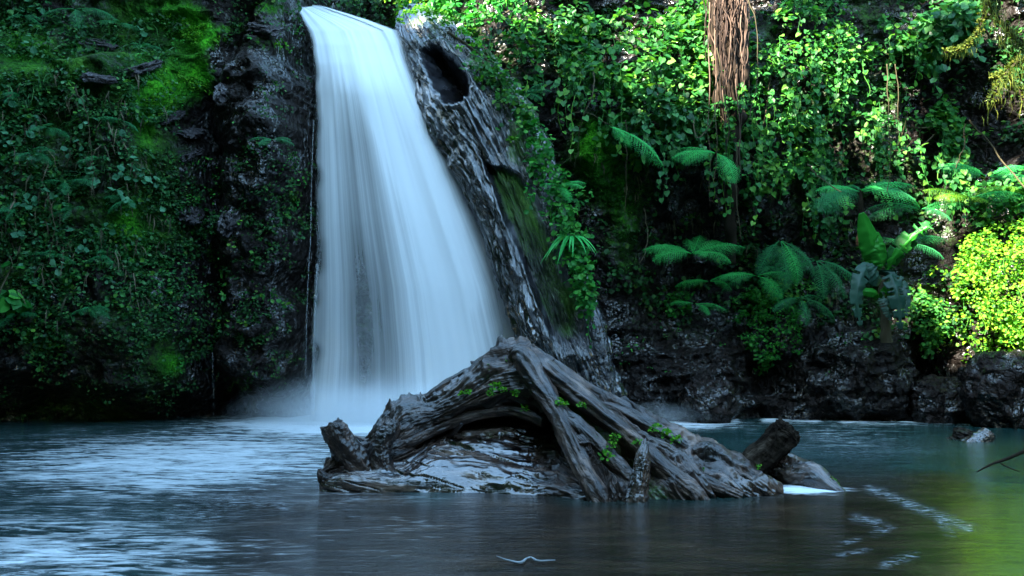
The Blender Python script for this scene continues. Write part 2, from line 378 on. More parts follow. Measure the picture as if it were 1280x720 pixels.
streak += .8 * g2(wp, wq, 300, 626, 45, 8) + .8 * g2(wp, wq, 355, 630, 8, 7) + .6 * g2(wp, wq, 240, 645, 60, 8) + .35 * g2(wp, wq, 1080, 560, 100, 14) + .3 * g2(wp, wq, 200, 620, 200, 30)
wz = .012 * vn(WX * 1.2, WY * 2.2, 0, 5) * np.clip(rip, 0, 1)
tag(mk('water', np.stack([WX, WY, wz], -1), gridT(*WX.shape), wm, attrs={'foam': foam, 'murk': murk, 'ripple': rip, 'streak': streak}, smooth=True),
    'rippled teal and brown pool water with pale foam', 'water', kind='structure')

# ------------------------------------------------------------ waterfall
fm, N, L, b = mat('falling_water')
den = attr(N, 'veil')
uvc = coords(N, L, (38, .55, 1), kind='UV'); uvd = coords(N, L, (130, 1.3, 1), kind='UV')
s1 = noise(N, L, 1, 5, .6, uvc, .15); s2 = noise(N, L, 1, 3, .6, uvd, .1)
st = mth(N, L, 'MULTIPLY_ADD', s1, .85, mth(N, L, 'MULTIPLY', s2, .15))
al = mth(N, L, 'ADD', den, mth(N, L, 'MULTIPLY_ADD', st, .95, -.475))
al = mth(N, L, 'MINIMUM', al, 1.0, clamp=True)
al = mth(N, L, 'MULTIPLY', al, mth(N, L, 'MULTIPLY', den, 2.2, clamp=True))
b.inputs['Base Color'].default_value = (.92, .94, .95, 1); b.inputs['Roughness'].default_value = .7; b.inputs['Specular IOR Level'].default_value = .2
tr = N.new('ShaderNodeBsdfTranslucent'); tr.inputs[0].default_value = (.92, .94, .95, 1)
mx = N.new('ShaderNodeMixShader'); mx.inputs[0].default_value = .35; L.new(b.outputs[0], mx.inputs[1]); L.new(tr.outputs[0], mx.inputs[2])
tp = N.new('ShaderNodeBsdfTransparent'); m2 = N.new('ShaderNodeMixShader'); L.new(al, m2.inputs[0]); L.new(tp.outputs[0], m2.inputs[1]); L.new(mx.outputs[0], m2.inputs[2])
L.new(m2.outputs[0], N['Material Output'].inputs[0])
EDGE = [(6, 368, 400, 18.7), (12, 371, 418, 18.45), (25, 376, 462, 18.05), (38, 382, 497, 17.75), (55, 387, 506, 17.55), (80, 390, 516, 17.42), (120, 392, 534, 17.35),
        (180, 391, 562, 17.25), (280, 388, 606, 17.05), (360, 387, 640, 16.95), (440, 384, 662, 16.9), (532, 374, 684, 16.85)]
def fall_sheet(name, dY, dens, seed, grow=0, parent=None):
    v = np.linspace(0, 1, 160); py = 6 + (532 - 6) * v ** 1.25
    e = lerpt(EDGE, py); u = np.linspace(0, 1, 150)
    U, PY = np.meshgrid(u, py); PY = PY + 4 * vn(U * 5, seed) * ss(40, 6, PY)
    l, r, y = e[:, 0:1] - grow, e[:, 1:2] + grow, e[:, 2:3]
    PX = l + (r - l) * U
    fl = np.sin(np.pi * U)
    YY = y + dY - .55 * fl ** .7 * ss(30, 120, PY) + .045 * vn(U * 9, PY / 260, 0, seed) + .010 * vn(U * 33, PY / 160, 0, seed + 3)
    G = P(PX, PY, YY)
    d = dens(U, PY, PX)
    uv = np.stack([U, PY / 532], -1).reshape(-1, 2)
    return mk(name, G, gridT(*U.shape), fm, parent, {'veil': d}, uv, True)
def d_main(U, PY, PX):
    d = .62 + .75 * ss(.32, .58, U - .10 * ss(100, 300, PY) + .02 * vn(U * 5, PY / 120)) + .5 * ss(190, 60, PY)
    d = d - .24 * g2(U, PY, .27, 400, .16, 130) - .10 * ss(.45, .2, U) * ss(150, 300, PY) + .35 * g2(U, PY, .12, 260, .06, 400) + .5 * ss(470, 525, PY)
    d = d * ss(4, 13, PY) * ss(0, .09 + .05 * vn(PY / 22, 4.), U) ** .9 * ss(1.0, .80 - .16 * ss(200, 450, PY), U + .03 * vn(U * 3, PY / 40, 0, 8)) ** .8
    return d
def d_veil(U, PY, PX):
    return (.22 + .65 * ss(.3, .7, U) + .4 * ss(150, 60, PY)) * ss(40, 75, PY) * ss(0, .06, U) * ss(1, .90, U)
wf = empty('waterfall', P(515, 525, 17.0), 'tall white waterfall pouring over the cliff lip into the pool', 'waterfall')
wf['kind'] = 'structure'
fall_sheet('water_sheet', 0, d_main, 3, parent=wf)
fall_sheet('inner_sheet', .55, d_veil, 14, parent=wf)
# thin separate strand at its left edge, and a trickle down the gully
def strand(pts, wpx, name, dn, seed):
    pts = np.array(pts, float); c = crom(pts, 60); U = np.linspace(-1, 1, 9)
    PX = c[:, 0:1] + U[None] * wpx; PY = c[:, 1:2] + 0 * U[None]; YY = c[:, 2:3] - .05 * (1 - U[None] ** 2)
    d = dn * (1 - U[None] ** 2) + 0 * PX
    uv = np.stack([(U[None] * .02 + seed) + 0 * PX, PY / 532], -1).reshape(-1, 2)
    return mk(name, P(PX, PY, YY), gridT(60, 9), fm, wf, {'veil': d}, uv, True)
strand([(392, 150, 16.9), (389, 230, 16.85), (388, 300, 16.8), (386, 330, 16.8), (383, 400, 16.75), (382, 470, 16.7)], 1.3, 'water_thread', .3, .3)
strand([(397, 330, 16.7), (394, 380, 16.7), (392, 460, 16.65), (392, 520, 16.65)], 3, 'water_thread', .35, .5)
tr_ = empty('trickle', P(266, 525, 15.7), 'faint thin trickle dropping from the mossy rock left of the waterfall', 'trickle'); tr_['kind'] = 'structure'
o = strand([(266, 440, 15.9), (266, 470, 15.75), (267, 500, 15.75), (267, 528, 15.75)], 1.2, 'water_thread', .17, .8)
o.parent = tr_; o.location = tuple((np.array(wf.location) - np.array(tr_.location)).tolist())

# ------------------------------------------------------------ mist
vm = bpy.data.materials.new('mist'); vm.use_nodes = True; N = vm.node_tree.nodes; L = vm.node_tree.links; N.clear()
out = N.new('ShaderNodeOutputMaterial'); pv = N.new('ShaderNodeVolumePrincipled'); L.new(pv.outputs[0], out.inputs['Volume'])
pv.inputs['Color'].default_value = (.95, .98, 1, 1); pv.inputs['Anisotropy'].default_value = .2
t = N.new('ShaderNodeTexCoord'); gr = N.new('ShaderNodeTexGradient'); gr.gradient_type = 'QUADRATIC_SPHERE'; L.new(t.outputs['Object'], gr.inputs[0])
nz = noise(N, L, 2.2, 3, .6, t.outputs['Object'])
L.new(mth(N, L, 'MULTIPLY', gr.outputs[1], mth(N, L, 'MULTIPLY_ADD', nz, 1.9, .1)), pv.inputs['Density'])
def mistball(c, r, dens, label):
    th, ph = np.meshgrid(np.linspace(0, np.pi, 17), np.linspace(0, 2 * np.pi, 32, endpoint=False), indexing='ij')
    V = np.stack([np.sin(th) * np.cos(ph), np.sin(th) * np.sin(ph), np.cos(th)], -1)
    m = vm.copy()
    for n in m.node_tree.nodes:
        if n.type == 'MATH' and n.operation == 'MULTIPLY_ADD': n.inputs[1].default_value = 1.9 * dens; n.inputs[2].default_value = .1 * dens
    o = mk('mist', V, gridT(17, 32, True), m); o.data.transform(__import__('mathutils').Matrix.Translation((0, 0, -1))); o.location = tuple(float(x) for x in c); o.scale = r
    tag(o, label, 'mist', kind='stuff')
mistball(P(470, 520, 16.2), (3.0, 1.3, .95), 3.4, 'white spray hanging over the foot of the waterfall')
mistball(P(830, 520, 16.3), (1.9, .6, .38), .9, 'thin spray drifting over the pool right of the driftwood')
mistball(P(420, 460, 17.1), (1.2, .7, 1.3), .4, 'faint spray beside the lower left edge of the waterfall')

# ------------------------------------------------------------ leaves
TPL = {
 'oval': (np.array([[0, 0, 0], [.30, .30, .06], [.42, .68, .05], [0, 1, -.06], [-.42, .68, .05], [-.30, .30, .06], [0, .45, -.02]]) * [1, 1, 1],
          np.array([[0, 1, 6], [1, 2, 6], [2, 3, 6], [3, 4, 6], [4, 5, 6], [5, 0, 6]])),
 'small': (np.array([[0, 0, 0], [.42, .5, .08], [0, 1, -.05], [-.42, .5, .08]]), np.array([[0, 1, 2], [0, 2, 3]])),
 'heart': (np.array([[0, .06, 0], [.34, -.05, .05], [.5, .3, .06], [.33, .68, .02], [0, 1.05, -.10], [-.33, .68, .02], [-.5, .3, .06], [-.34, -.05, .05], [0, .4, -.03]]),
           np.array([[0, 1, 8], [1, 2, 8], [2, 3, 8], [3, 4, 8], [4, 5, 8], [5, 6, 8], [6, 7, 8], [7, 0, 8]])),
 'blade': (np.array([[-.02, 0, 0], [.02, 0, 0], [.028, .45, .10], [-.028, .45, .10], [0, 1, -.15]]), np.array([[0, 1, 2], [0, 2, 3], [3, 2, 4]])),
}
TPL['oval'] = (TPL['oval'][0] * [1, 1, 1], TPL['oval'][1])
def leaves(pos, axis, nrm, size, kind='oval', width=1.0):
    V, T = TPL[kind]; n = len(pos)
    a = unit(axis); s = unit(np.cross(a, nrm)); u = np.cross(s, a)
    sz = np.broadcast_to(np.asarray(size, float), (n,))[:, None, None]
    W = (s[:, None] * (V[None, :, 0:1] * width) + a[:, None] * V[None, :, 1:2] + u[:, None] * V[None, :, 2:3]) * sz + pos[:, None]
    TT = T[None] + (np.arange(n) * len(V))[:, None, None]
    return W.reshape(-1, 3), TT.reshape(-1, 3)
def rdir(n): return unit(rng.normal(size=(n, 3)))
def clumps(c, nrm, rad, per, size, kind='oval', droop=.5, width=1.0):
    """leaves on the outer shells of clumps at c, axes running outwards and down"""
    n = len(c); k = np.repeat(np.arange(n), per); m = len(k)
    d = unit(rdir(m) + nrm[k] * .9 + np.array([0, 0, .35]))
    rr = np.broadcast_to(np.asarray(rad, float), (n,))[k] * rng.uniform(.35, 1.0, m) ** .5
    pos = c[k] + d * rr[:, None] * np.array([1.15, 1, .9])
    ax = unit(d * .7 + rdir(m) * .8 + np.array([0, 0, -droop]))
    nn = unit(d * .8 + np.array([0, -.35, .8]) + rdir(m) * .45)
    s = np.broadcast_to(np.asarray(size, float), (n,))[k] * rng.uniform(.55, 1.25, m)
    return leaves(pos, ax, nn, s, kind, width)
def hang(tops, length, spacing, size, kind='heart', spread=.05, sway=.12):
    """hanging strands with leaves set along them; returns leaf mesh and stem paths"""
    P0, A0, N0, S0, stems = [], [], [], [], []
    for i, t in enumerate(tops):
        Ln = length[i] if np.ndim(length) else length; k = max(4, int(Ln / spacing)); s = np.linspace(0, 1, k)
        ph = rng.uniform(0, 6.28, 2); dx = rng.uniform(-sway, sway); dy = -rng.uniform(.0, .18)
        path = t + np.stack([dx * s * Ln + .03 * np.sin(s * 7 + ph[0]), dy * np.sin(s * 2.0) + .02 * np.sin(s * 9 + ph[1]), -s * Ln], -1)
        stems.append(path)
        off = rdir(k) * spread; off[:, 1] -= spread * .6
        P0.append(path + off); A0.append(unit(off * 8 + rdir(k) * .5 + np.array([0, -.1, -.8]))); N0.append(unit(rdir(k) * .6 + np.array([0, -.7, .6])))
        S0.append(size * rng.uniform(.5, 1.2, k))
    return leaves(np.concatenate(P0), np.concatenate(A0), np.concatenate(N0), np.concatenate(S0), kind), stems
def inreg(n, reg, seed=0, jag=.35):
    """n photograph positions inside an ellipse (cx,cy,rx,ry) with an uneven, patchy edge"""
    cx, cy_, rx, ry = reg; out = []
    while sum(len(o) for o in out) < n:
        a = rng.uniform(-1.35, 1.35, (n * 3, 2)); r = np.hypot(a[:, 0], a[:, 1])
        px = cx + a[:, 0] * rx; py = cy_ + a[:, 1] * ry
        k = r < 1 + jag * 1.6 * fbm(px / 28, py / 28, seed, 3, 40 + seed)
        out.append(np.stack([px, py], -1)[k])
    return np.concatenate(out)[:n]
def onsurf(pq, out=.15):
    p = hit(pq[:, 0], pq[:, 1]); n = cnorm(p)
    return p + n * (np.asarray(out).reshape(-1, 1) if np.ndim(out) else out), n

# ------------------------------------------------------------ driftwood in the pool
ST = [
 [(400,613,8.36),(399,604,8.36),(398,600,8.38),(398,597,8.40),(399,594,8.42),(400,592,8.45),(401,590,8.48),(403,587,8.55),(408,598,8.9),(408,613,9.1)],
 [(425,615,8.30),(425,603,8.33),(424,595,8.40),(424,590,8.45),(424,585,8.48),(424,580,8.50),(424,575,8.55),(427,570,8.65),(430,588,9.1),(430,614,9.4)],
 [(466,616,8.26),(465,603,8.31),(466,592,8.42),(467,583,8.55),(467,577,8.58),(466,571,8.52),(467,560,8.55),(470,548,8.70),(472,570,9.2),(472,614,9.6)],
 [(500,616,8.24),(502,602,8.30),(505,588,8.50),(508,573,8.72),(508,562,8.72),(506,552,8.52),(503,530,8.52),(500,505,8.75),(505,545,9.3),(505,614,9.8)],
 [(530,617,8.22),(533,601,8.31),(538,584,8.60),(545,563,9.00),(547,546,9.05),(543,539,8.62),(538,522,8.52),(530,503,8.78),(536,545,9.4),(536,614,10.0)],
 [(570,617,8.20),(572,601,8.33),(577,582,8.70),(584,556,9.35),(587,534,9.40),(582,522,8.62),(576,502,8.52),(567,482,8.80),(570,540,9.6),(572,613,10.2)],
 [(612,618,8.16),(614,603,8.30),(619,582,8.72),(626,552,9.50),(629,526,9.50),(623,512,8.60),(616,480,8.55),(606,449,8.88),(606,530,9.8),(610,613,10.4)],
 [(652,620,8.10),(654,606,8.24),(658,586,8.62),(664,556,9.40),(667,532,9.45),(664,515,8.55),(657,474,8.50),(646,433,8.82),(648,520,9.8),(650,613,10.4)],
 [(692,623,8.02),(694,609,8.15),(697,592,8.45),(699,568,8.90),(699,546,8.95),(694,524,8.42),(684,482,8.42),(672,447,8.78),(676,520,9.7),(680,613,10.3)],
 [(737,630,7.86),(735,615,7.92),(729,596,8.05),(722,572,8.18),(715,551,8.25),(708,532,8.28),(698,500,8.42),(690,462,8.85),(700,530,9.6),(700,612,10.1)],
 [(778,633,7.82),(774,616,7.88),(765,596,8.02),(756,572,8.15),(748,552,8.25),(740,533,8.38),(727,507,8.55),(714,488,8.85),(730,540,9.5),(735,612,9.9)],
 [(830,631,7.86),(824,616,7.94),(814,598,8.06),(803,577,8.20),(793,560,8.30),(784,543,8.45),(772,523,8.62),(762,501,8.90),(775,545,9.4),(780,611,9.7)],
 [(885,629,7.92),(879,616,8.00),(869,602,8.10),(860,588,8.22),(851,575,8.34),(842,563,8.45),(831,552,8.62),(818,530,8.88),(830,565,9.2),(835,611,9.5)],
 [(936,625,8.02),(930,616,8.10),(921,606,8.20),(912,597,8.32),(903,589,8.42),(895,581,8.52),(887,573,8.65),(876,560,8.88),(885,580,9.1),(888,612,9.3)],
 [(968,620,8.14),(962,614,8.20),(955,608,8.28),(947,602,8.38),(940,597,8.45),(933,592,8.55),(926,588,8.65),(920,581,8.80),(925,592,9.0),(925,613,9.1)],
 [(986,622,8.20),(980,618,8.24),(974,614,8.30),(968,611,8.36),(963,609,8.42),(958,608,8.50),(953,607,8.60),(950,607,8.70),(950,612,8.85),(950,616,8.9)],
]
A_ = np.array(ST, float)
for i, k in zip(range(2, 10), (.35, .7, 1, 1, 1, 1, .9, .4)):        # the arch stands further back than the wet face
    A_[i, 5:, 2] += .36 * k
    if 4 <= i <= 8:
        A_[i, 5, 1] -= 8; A_[i, 6, 1] -= 3; A_[i, 4, 1] -= 4; A_[i, 3, 1] -= 5
        A_[i, 2, 1] -= 15; A_[i, 2, 2] = 8.66; A_[i, 3, 1] -= 9; A_[i, 3, 2] = 9.02; A_[i, 4, 2] = 9.50
A = A_; C0 = P(A[..., 0], A[..., 1], A[..., 2]); C0[:, 0, 2] -= .22; C0[:, -1, 2] -= .4; C0[-1, :, 2] -= .02
D = crom(C0, 760); D = np.swapaxes(crom(np.swapaxes(D, 0, 1), 340), 0, 1)
U_, V_ = np.meshgrid(np.linspace(0, 1, 760), np.linspace(0, 1, 340), indexing='ij')
Nn = -gnorm(D)
if Nn[300, 60, 1] > 0: Nn = -Nn
px_, py_ = pix(D)
left = ss(700, 655, px_ - .45 * (py_ - 440))
# grain of the left half follows the arch, of the right half fans down from the peak
vv = V_ + .02 * vn(U_ * 9, V_ * 4, 0, 2)
gl = fbm(U_ * 14, vv * 30, 0, 5, 31, True) * .050 + fbm(U_ * 34, vv * 85, 0, 3, 33) * .022 + fbm(U_ * 9, vv * 9, 0, 3, 35) * .045
th_ = np.arctan2(py_ - 405 - .03 * (px_ - 640), px_ - 628); rr_ = np.hypot(px_ - 628, py_ - 405) / 100
gfan = fbm(th_ * 15 + .5 * vn(rr_ * 1.5, 2), rr_ * .9, 0, 5, 51, True) * .10 + fbm(th_ * 60 + .6 * vn(rr_ * 3, 2), rr_ * 2.2, 0, 4, 53, True) * .042 + .05 * vn(th_ * 5, rr_ * .7, 0, 54)
smooth_face = ss(.36, .28, V_) * ss(690, 640, px_)
disp = left * gl * (1 - .78 * smooth_face) + (1 - left) * gfan
disp -= .16 * ga(np.degrees(th_) - 49 + 2 * vn(rr_ * 3, 1), 2.6) * ss(.8, 1.3, rr_) * ss(3.2, 2.4, rr_)
disp -= .10 * ga(np.degrees(th_) - 36 + 2 * vn(rr_ * 2, 7), 1.6) * ss(1.0, 1.6, rr_)
disp += .06 * ga(np.degrees(th_) - 42, 3) * ss(.8, 1.6, rr_)
# oblique cracks in the smooth wet face
ck = fbm((px_ + 2.2 * py_) / 90, (py_ - .30 * px_) / 3.8, 0, 3, 61)
disp -= smooth_face * .028 * ss(.30, .5, ck)
disp += smooth_face * .02 * vn(px_ / 60, py_ / 12, 0, 64)
disp += .035 * fbm(D[..., 0] * 4, D[..., 1] * 4, D[..., 2] * 6, 3, 71)
disp *= ss(0, .03, U_) * ss(1, .97, U_)
rag = (.06 * ss(.15, .5, vn(U_ * 46, 1.2, 0, 5)) + .04 * ss(.1, .5, vn(U_ * 120, 4.2, 0, 6))) * ga(V_ - .775, .022) * left - .05 * ss(.1, .6, vn(U_ * 50, 7., 0, 8)) * ga(V_ - .565, .02) * left
D2 = D + Nn * disp[..., None]; D2[..., 2] += rag
mo = -.28 + .85 * ga(np.degrees(th_) - 47, 3.5) * (1 - left) * ss(.8, 1.2, rr_) + .6 * g2(px_, py_, 660, 552, 40, 16) + .45 * g2(px_, py_, 610, 470, 40, 12) + .5 * fbm(D[..., 0] * 3, D[..., 2] * 5, 0, 3, 81) * ss(.4, .7, V_)
wet = np.clip(.10 + 1.2 * smooth_face + .4 * ss(600, 625, py_) + .3 * fbm(D[..., 0] * 2, D[..., 2] * 3, 0, 2, 83), 0, 1)
log = empty('driftwood_log', P(690, 612, 8.7), 'huge weathered driftwood stump with hollow side lying in the pool below the waterfall', 'driftwood')
uv = np.stack([U_ * 2.4 * left + (1 - left) * rr_ * .45, left * V_ * 1.3 + (1 - left) * th_ * 1.0], -1).reshape(-1, 2)
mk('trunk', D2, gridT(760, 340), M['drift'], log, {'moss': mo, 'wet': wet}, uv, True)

def ridge(pts, rad, seed, name='root_ridge', parent=None, m='drift', flat=1., wetv=.2, mossv=-.4, n=36, k=150, kn=.35, us=1.0, rag=0):
    """one twisted strand of wood: a tapered tube with long grooves"""
    pts = np.array(pts, float); path = P(pts[:, 0], pts[:, 1], pts[:, 2]); rad = crom(np.array(rad, float)[:, None], k)[:, 0]; path = crom(path, k)
    t = unit(np.gradient(path, axis=0)); a = unit(np.cross(t, np.array([[.02, 1., .05]]))); b_ = np.cross(t, a)
    th = np.linspace(0, 2 * np.pi, n, endpoint=False); s = np.linspace(0, 1, k)
    tw = th[None] + .8 * s[:, None]
    g = fbm(np.cos(tw) * 2.6 + seed, np.sin(tw) * 2.6, s[:, None] * 2.2, 4, seed, True) * kn * 1.2 + .6 * kn * fbm(np.cos(tw) * 7, np.sin(tw) * 7, s[:, None] * 7, 3, seed + 5, True)
    rr = rad[:, None] * (1 + g)
    if rag: rr[-3:] *= 1; 
    V = path[:, None] + rr[..., None] * (np.cos(th)[None, :, None] * a[:, None] + flat * np.sin(th)[None, :, None] * b_[:, None])
    if rag: V[-1] += t[-1] * (rag * vn(np.cos(th) * 4, np.sin(th) * 4, seed))[:, None]
    T = gridT(k, n, True); T = np.concatenate([T[:, [0, 1, 2]], T[:, [0, 2, 3]]])
    V = V.reshape(-1, 3); e = len(V); V = np.concatenate([V, path[:1] , path[-1:] - t[-1:] * (.25 * rad[-1])]); j = np.arange(n); j2 = (j + 1) % n; q = (k - 1) * n
    T = np.concatenate([T, np.stack([np.full(n, e), j, j2], -1), np.stack([np.full(n, e + 1), q + j2, q + j], -1)])
    S, TH = np.meshgrid(s, th / 6.283, indexing='ij')
    L_ = np.linalg.norm(np.diff(path, axis=0), axis=1).sum()
    uv = np.concatenate([np.stack([S * L_ * us, np.abs(TH - .5) * 2 * rad.mean() * 1.1], -1).reshape(-1, 2), [[0, 0], [0, 0]]])
    w_ = np.full(len(V), wetv); mm = np.full(len(V), mossv) + .5 * vn(V[:, 0] * 6, V[:, 1] * 6, V[:, 2] * 6, seed)
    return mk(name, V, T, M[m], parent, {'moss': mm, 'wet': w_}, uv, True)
# the twisted strands that run from the peak down into the water
ridge([(640,447,9.0),(652,446,8.90),(672,476,8.70),(694,512,8.45),(713,552,8.20),(731,590,7.98),(748,622,7.84),(756,640,7.8)], [.05,.085,.09,.075,.075,.07,.08,.07], 3, parent=log)
ridge([(648,438,9.06),(664,450,8.96),(700,478,8.72),(742,512,8.42),(786,548,8.22),(826,584,8.06),(866,616,7.94),(884,632,7.9)], [.06,.09,.085,.08,.075,.075,.07,.05], 5, parent=log)
ridge([(655,440,9.15),(690,462,9.02),(735,492,8.88),(780,514,8.80),(824,540,8.76),(850,556,8.7),(872,572,8.62)], [.05,.08,.075,.07,.06,.05,.03], 8, parent=log)
ridge([(690,500,8.62),(722,532,8.28),(756,566,8.16),(786,598,8.0),(804,626,7.86)], [.03,.06,.065,.06,.05], 13, parent=log)
ridge([(736,520,8.5),(780,552,8.36),(830,580,8.22),(884,604,8.1),(928,622,8.0)], [.03,.055,.06,.055,.04], 17, parent=log)
ridge([(866,566,8.62),(886,570,8.58),(912,586,8.46),(940,600,8.34),(966,612,8.24)], [.07,.11,.10,.08,.05], 19, parent=log, mossv=-.6)
ridge([(458,560,8.8),(470,546,8.8),(487,520,8.9),(505,508,9.0),(522,510,9.1)], [.05,.06,.05,.045,.03], 23, parent=log)
ridge([(520,508,9.12),(548,490,9.14),(585,468,9.16),(602,458,9.18),(589,453,9.16)], [.03,.05,.05,.035,.012], 27, parent=log)
ridge([(455,575,8.6),(475,562,8.7),(510,552,8.8),(545,536,8.95),(590,520,8.96),(640,514,8.92),(680,528,8.76)], [.04,.06,.05,.045,.04,.04,.04], 29, parent=log, kn=.4)
ridge([(650,445,9.16),(625,448,9.2),(605,455,9.2),(588,452,9.16)], [.05,.05,.03,.006], 61, parent=log, n=20)
ridge([(560,488,9.14),(535,498,9.16),(512,505,9.12),(496,502,9.05)], [.05,.045,.03,.006], 62, parent=log, n=20)
ridge([(500,540,8.8),(478,548,8.8),(460,552,8.78),(443,545,8.74)], [.06,.05,.03,.006], 63, parent=log, n=20)
ridge([(520,512,9.0),(498,522,8.9),(482,532,8.84),(470,530,8.8)], [.05,.05,.03,.006], 64, parent=log, n=20)
ridge([(690,455,9.0),(668,440,9.1),(655,433,9.1),(645,431,9.05)], [.05,.05,.035,.01], 65, parent=log, n=20)
ridge([(800,528,8.8),(780,512,8.9),(768,500,8.95),(757,497,8.95)], [.05,.045,.03,.008], 66, parent=log, n=20)
# broken stubs
ridge([(452,592,8.62),(440,572,8.56),(427,552,8.52),(417,537,8.5),(413,530,8.5)], [.15,.13,.11,.10,.085], 31, 'broken_stub', log, kn=.22, rag=.03, mossv=-.9)
ridge([(478,592,8.6),(474,570,8.6),(478,552,8.62),(488,536,8.66),(490,528,8.7)], [.12,.10,.085,.08,.06], 33, 'broken_stub', log, kn=.22, rag=.05, mossv=-.9)
ridge([(415,600,8.42),(406,598,8.40),(401,592,8.4),(399,586,8.4)], [.05,.05,.03,.012], 35, 'broken_stub', log, mossv=-.9)
ridge([(792,640,7.78),(796,618,7.80),(801,592,7.84),(803,572,7.88),(806,556,7.92)], [.12,.085,.065,.055,.03], 37, 'upright_stub', log, kn=.22, rag=.08, wetv=.6, flat=.7, mossv=-.5)
ridge([(764,628,7.80),(766,618,7.80),(762,606,7.80),(765,594,7.80)], [.035,.03,.018,.006], 39, 'splinter', log, kn=.3, mossv=-.1)
ridge([(732,632,7.80),(744,626,7.80),(756,620,7.80),(764,622,7.82)], [.015,.02,.02,.01], 41, 'splinter', log, kn=.3)
ridge([(560,546,8.98),(568,540,8.85),(577,530,8.72)], [.018,.018,.012], 43, 'splinter', log, kn=.3)
# moss tufts growing on it
def tufts(spots, parent, m='moss_tuft', name='moss_tuft', size=.035):
    for (x, y, Y, r, k) in spots:
        if parent.name.startswith('driftwood') and y < 520 and x < 700: Y += .36 * (1 if x < 665 else .8)
        c = P(x, y, Y)[None]
        if parent.name.startswith('driftwood'): r *= 1.35; k = int(k * 1.7)
        V, T = clumps(c, np.array([[0, -.8, .6]]), r, k, size, 'oval', .1)
        mk(name, V, T, M[m], parent)
tufts([(620,487,8.44,.05,26),(628,490,8.44,.035,16),(610,461,8.62,.03,16),(644,493,8.42,.03,16),(585,492,8.5,.025,12),(578,494,8.5,.02,9),(612,494,8.45,.03,16),
       (612,448,8.78,.025,12),(634,452,8.64,.02,12),(655,513,8.40,.025,10),(640,540,9.1,.04,14),(757,572,8.02,.045,20),(768,548,8.16,.04,18),(784,545,8.2,.03,14),(762,530,8.3,.03,12),
       (741,548,8.2,.025,10),(798,556,8.1,.035,14),(765,558,8.1,.03,14),(820,538,8.6,.05,24),(832,545,8.6,.05,24),(845,552,8.6,.04,18),(700,503,8.4,.025,12),(706,507,8.4,.02,10),
       (727,508,8.36,.025,12),(672,484,8.42,.03,14),(682,492,8.42,.03,14),(692,499,8.42,.025,12),(876,590,8.3,.02,8),(949,585,8.5,.02,8)], log)

# broken log end and root behind the driftwood
bl = empty('broken_log', P(975, 600, 8.9), 'short dark broken log and root jutting from the water right of the big driftwood', 'log')
ridge([(905,606,9.05),(930,592,9.02),(950,573,8.98),(968,556,8.92),(982,541,8.88),(988,535,8.86)], [.15,.15,.135,.125,.13,.115], 47, 'log_end', bl, kn=.2, rag=.03, mossv=-.9, wetv=.0, m='bark')
ridge([(948,578,9.15),(965,582,9.1),(990,590,8.9),(1015,596,8.7),(1035,608,8.5),(1062,624,8.35)], [.10,.14,.14,.12,.07,.03], 49, 'root', bl, kn=.25, wetv=.5, mossv=-.8)
tufts([(1042,606,8.6,.05,20),(1035,600,8.62,.03,12)], bl)
sl_ = empty('sunken_log', P(1220, 556, 13.2), 'small dark log with mossy side poking out of the water near the right edge', 'log')
ridge([(1205,560,13.3),(1208,552,13.3),(1210,543,13.3),(1212,538,13.3)], [.22,.18,.16,.10], 53, 'stump', sl_, kn=.3, mossv=.1, m='bark')
ridge([(1210,562,13.0),(1221,554,13.0),(1231,546,13.0),(1236,540,13.0)], [.15,.13,.11,.09], 55, 'log_end', sl_, kn=.2, wetv=.9, mossv=-.9)
fb = empty('fallen_branch', P(1250, 580, 9.6), 'thin bare twig reaching over the water at the right edge', 'branch')
a_ = Acc(); a_.add(*tube(P([1221,1240,1262,1300,1340],[590,580,572,556,545],[9.4,9.5,9.6,9.8,10.1]), [.006,.014,.018,.022,.025], 7, 30)); a_.add(*tube(P([1247,1260,1275],[577,584,590],[9.55,9.5,9.4]), [.008,.007,.004], 6, 12))
a_.make('twig', M['bark'], fb, True)

# ------------------------------------------------------------ leaning hollow trunk beside the fall
AX = np.array([(512,18,18.3,.30),(528,44,18.0,.55),(556,80,17.7,.80),(590,135,17.35,.92),(622,195,17.05,.86),(650,265,16.8,.76),(676,340,16.6,.74),(698,405,16.45,.74),(718,462,16.3,.66),(736,515,16.2,.66),(748,560,16.1,.66)], float)
n1, n2 = 520, 300
ax = crom(np.concatenate([P(AX[:, 0], AX[:, 1], AX[:, 2]), AX[:, 3:4]], -1), n1); path, rad = ax[:, :3], ax[:, 3]
t = unit(np.gradient(path, axis=0)); a = unit(np.cross(t, np.array([[0, 1., 0]]))); b_ = unit(np.cross(t, a))
if b_[100, 1] > 0: b_ = -b_          # b_ faces the viewer, a runs across
if a[100, 0] < 0: a = -a
th = np.linspace(0, 2 * np.pi, n2, endpoint=False); S, TH = np.meshgrid(np.linspace(0, 1, n1), th, indexing='ij')
W0 = path[:, None] + rad[:, None, None] * (np.cos(TH)[..., None] * a[:, None] + .8 * np.sin(TH)[..., None] * b_[:, None])
px2, py2 = pix(W0)
gr_ = -.09 * fbm(np.cos(TH) * 5 + .4 * vn(S * 14, 8), np.sin(TH) * 5, S * 9, 4, 191, True) + fbm(np.cos(TH) * 3.2 + .5 * vn(S * 5, 3), np.sin(TH) * 3.2, S * 5, 5, 91, True) * .20 + fbm(np.cos(TH) * 11, np.sin(TH) * 11, S * 16, 4, 95, True) * .10 + fbm(np.cos(TH) * 24, np.sin(TH) * 24, S * 60, 3, 99) * .05
rm = 1 + gr_
front = ss(.05, .5, np.sin(TH))
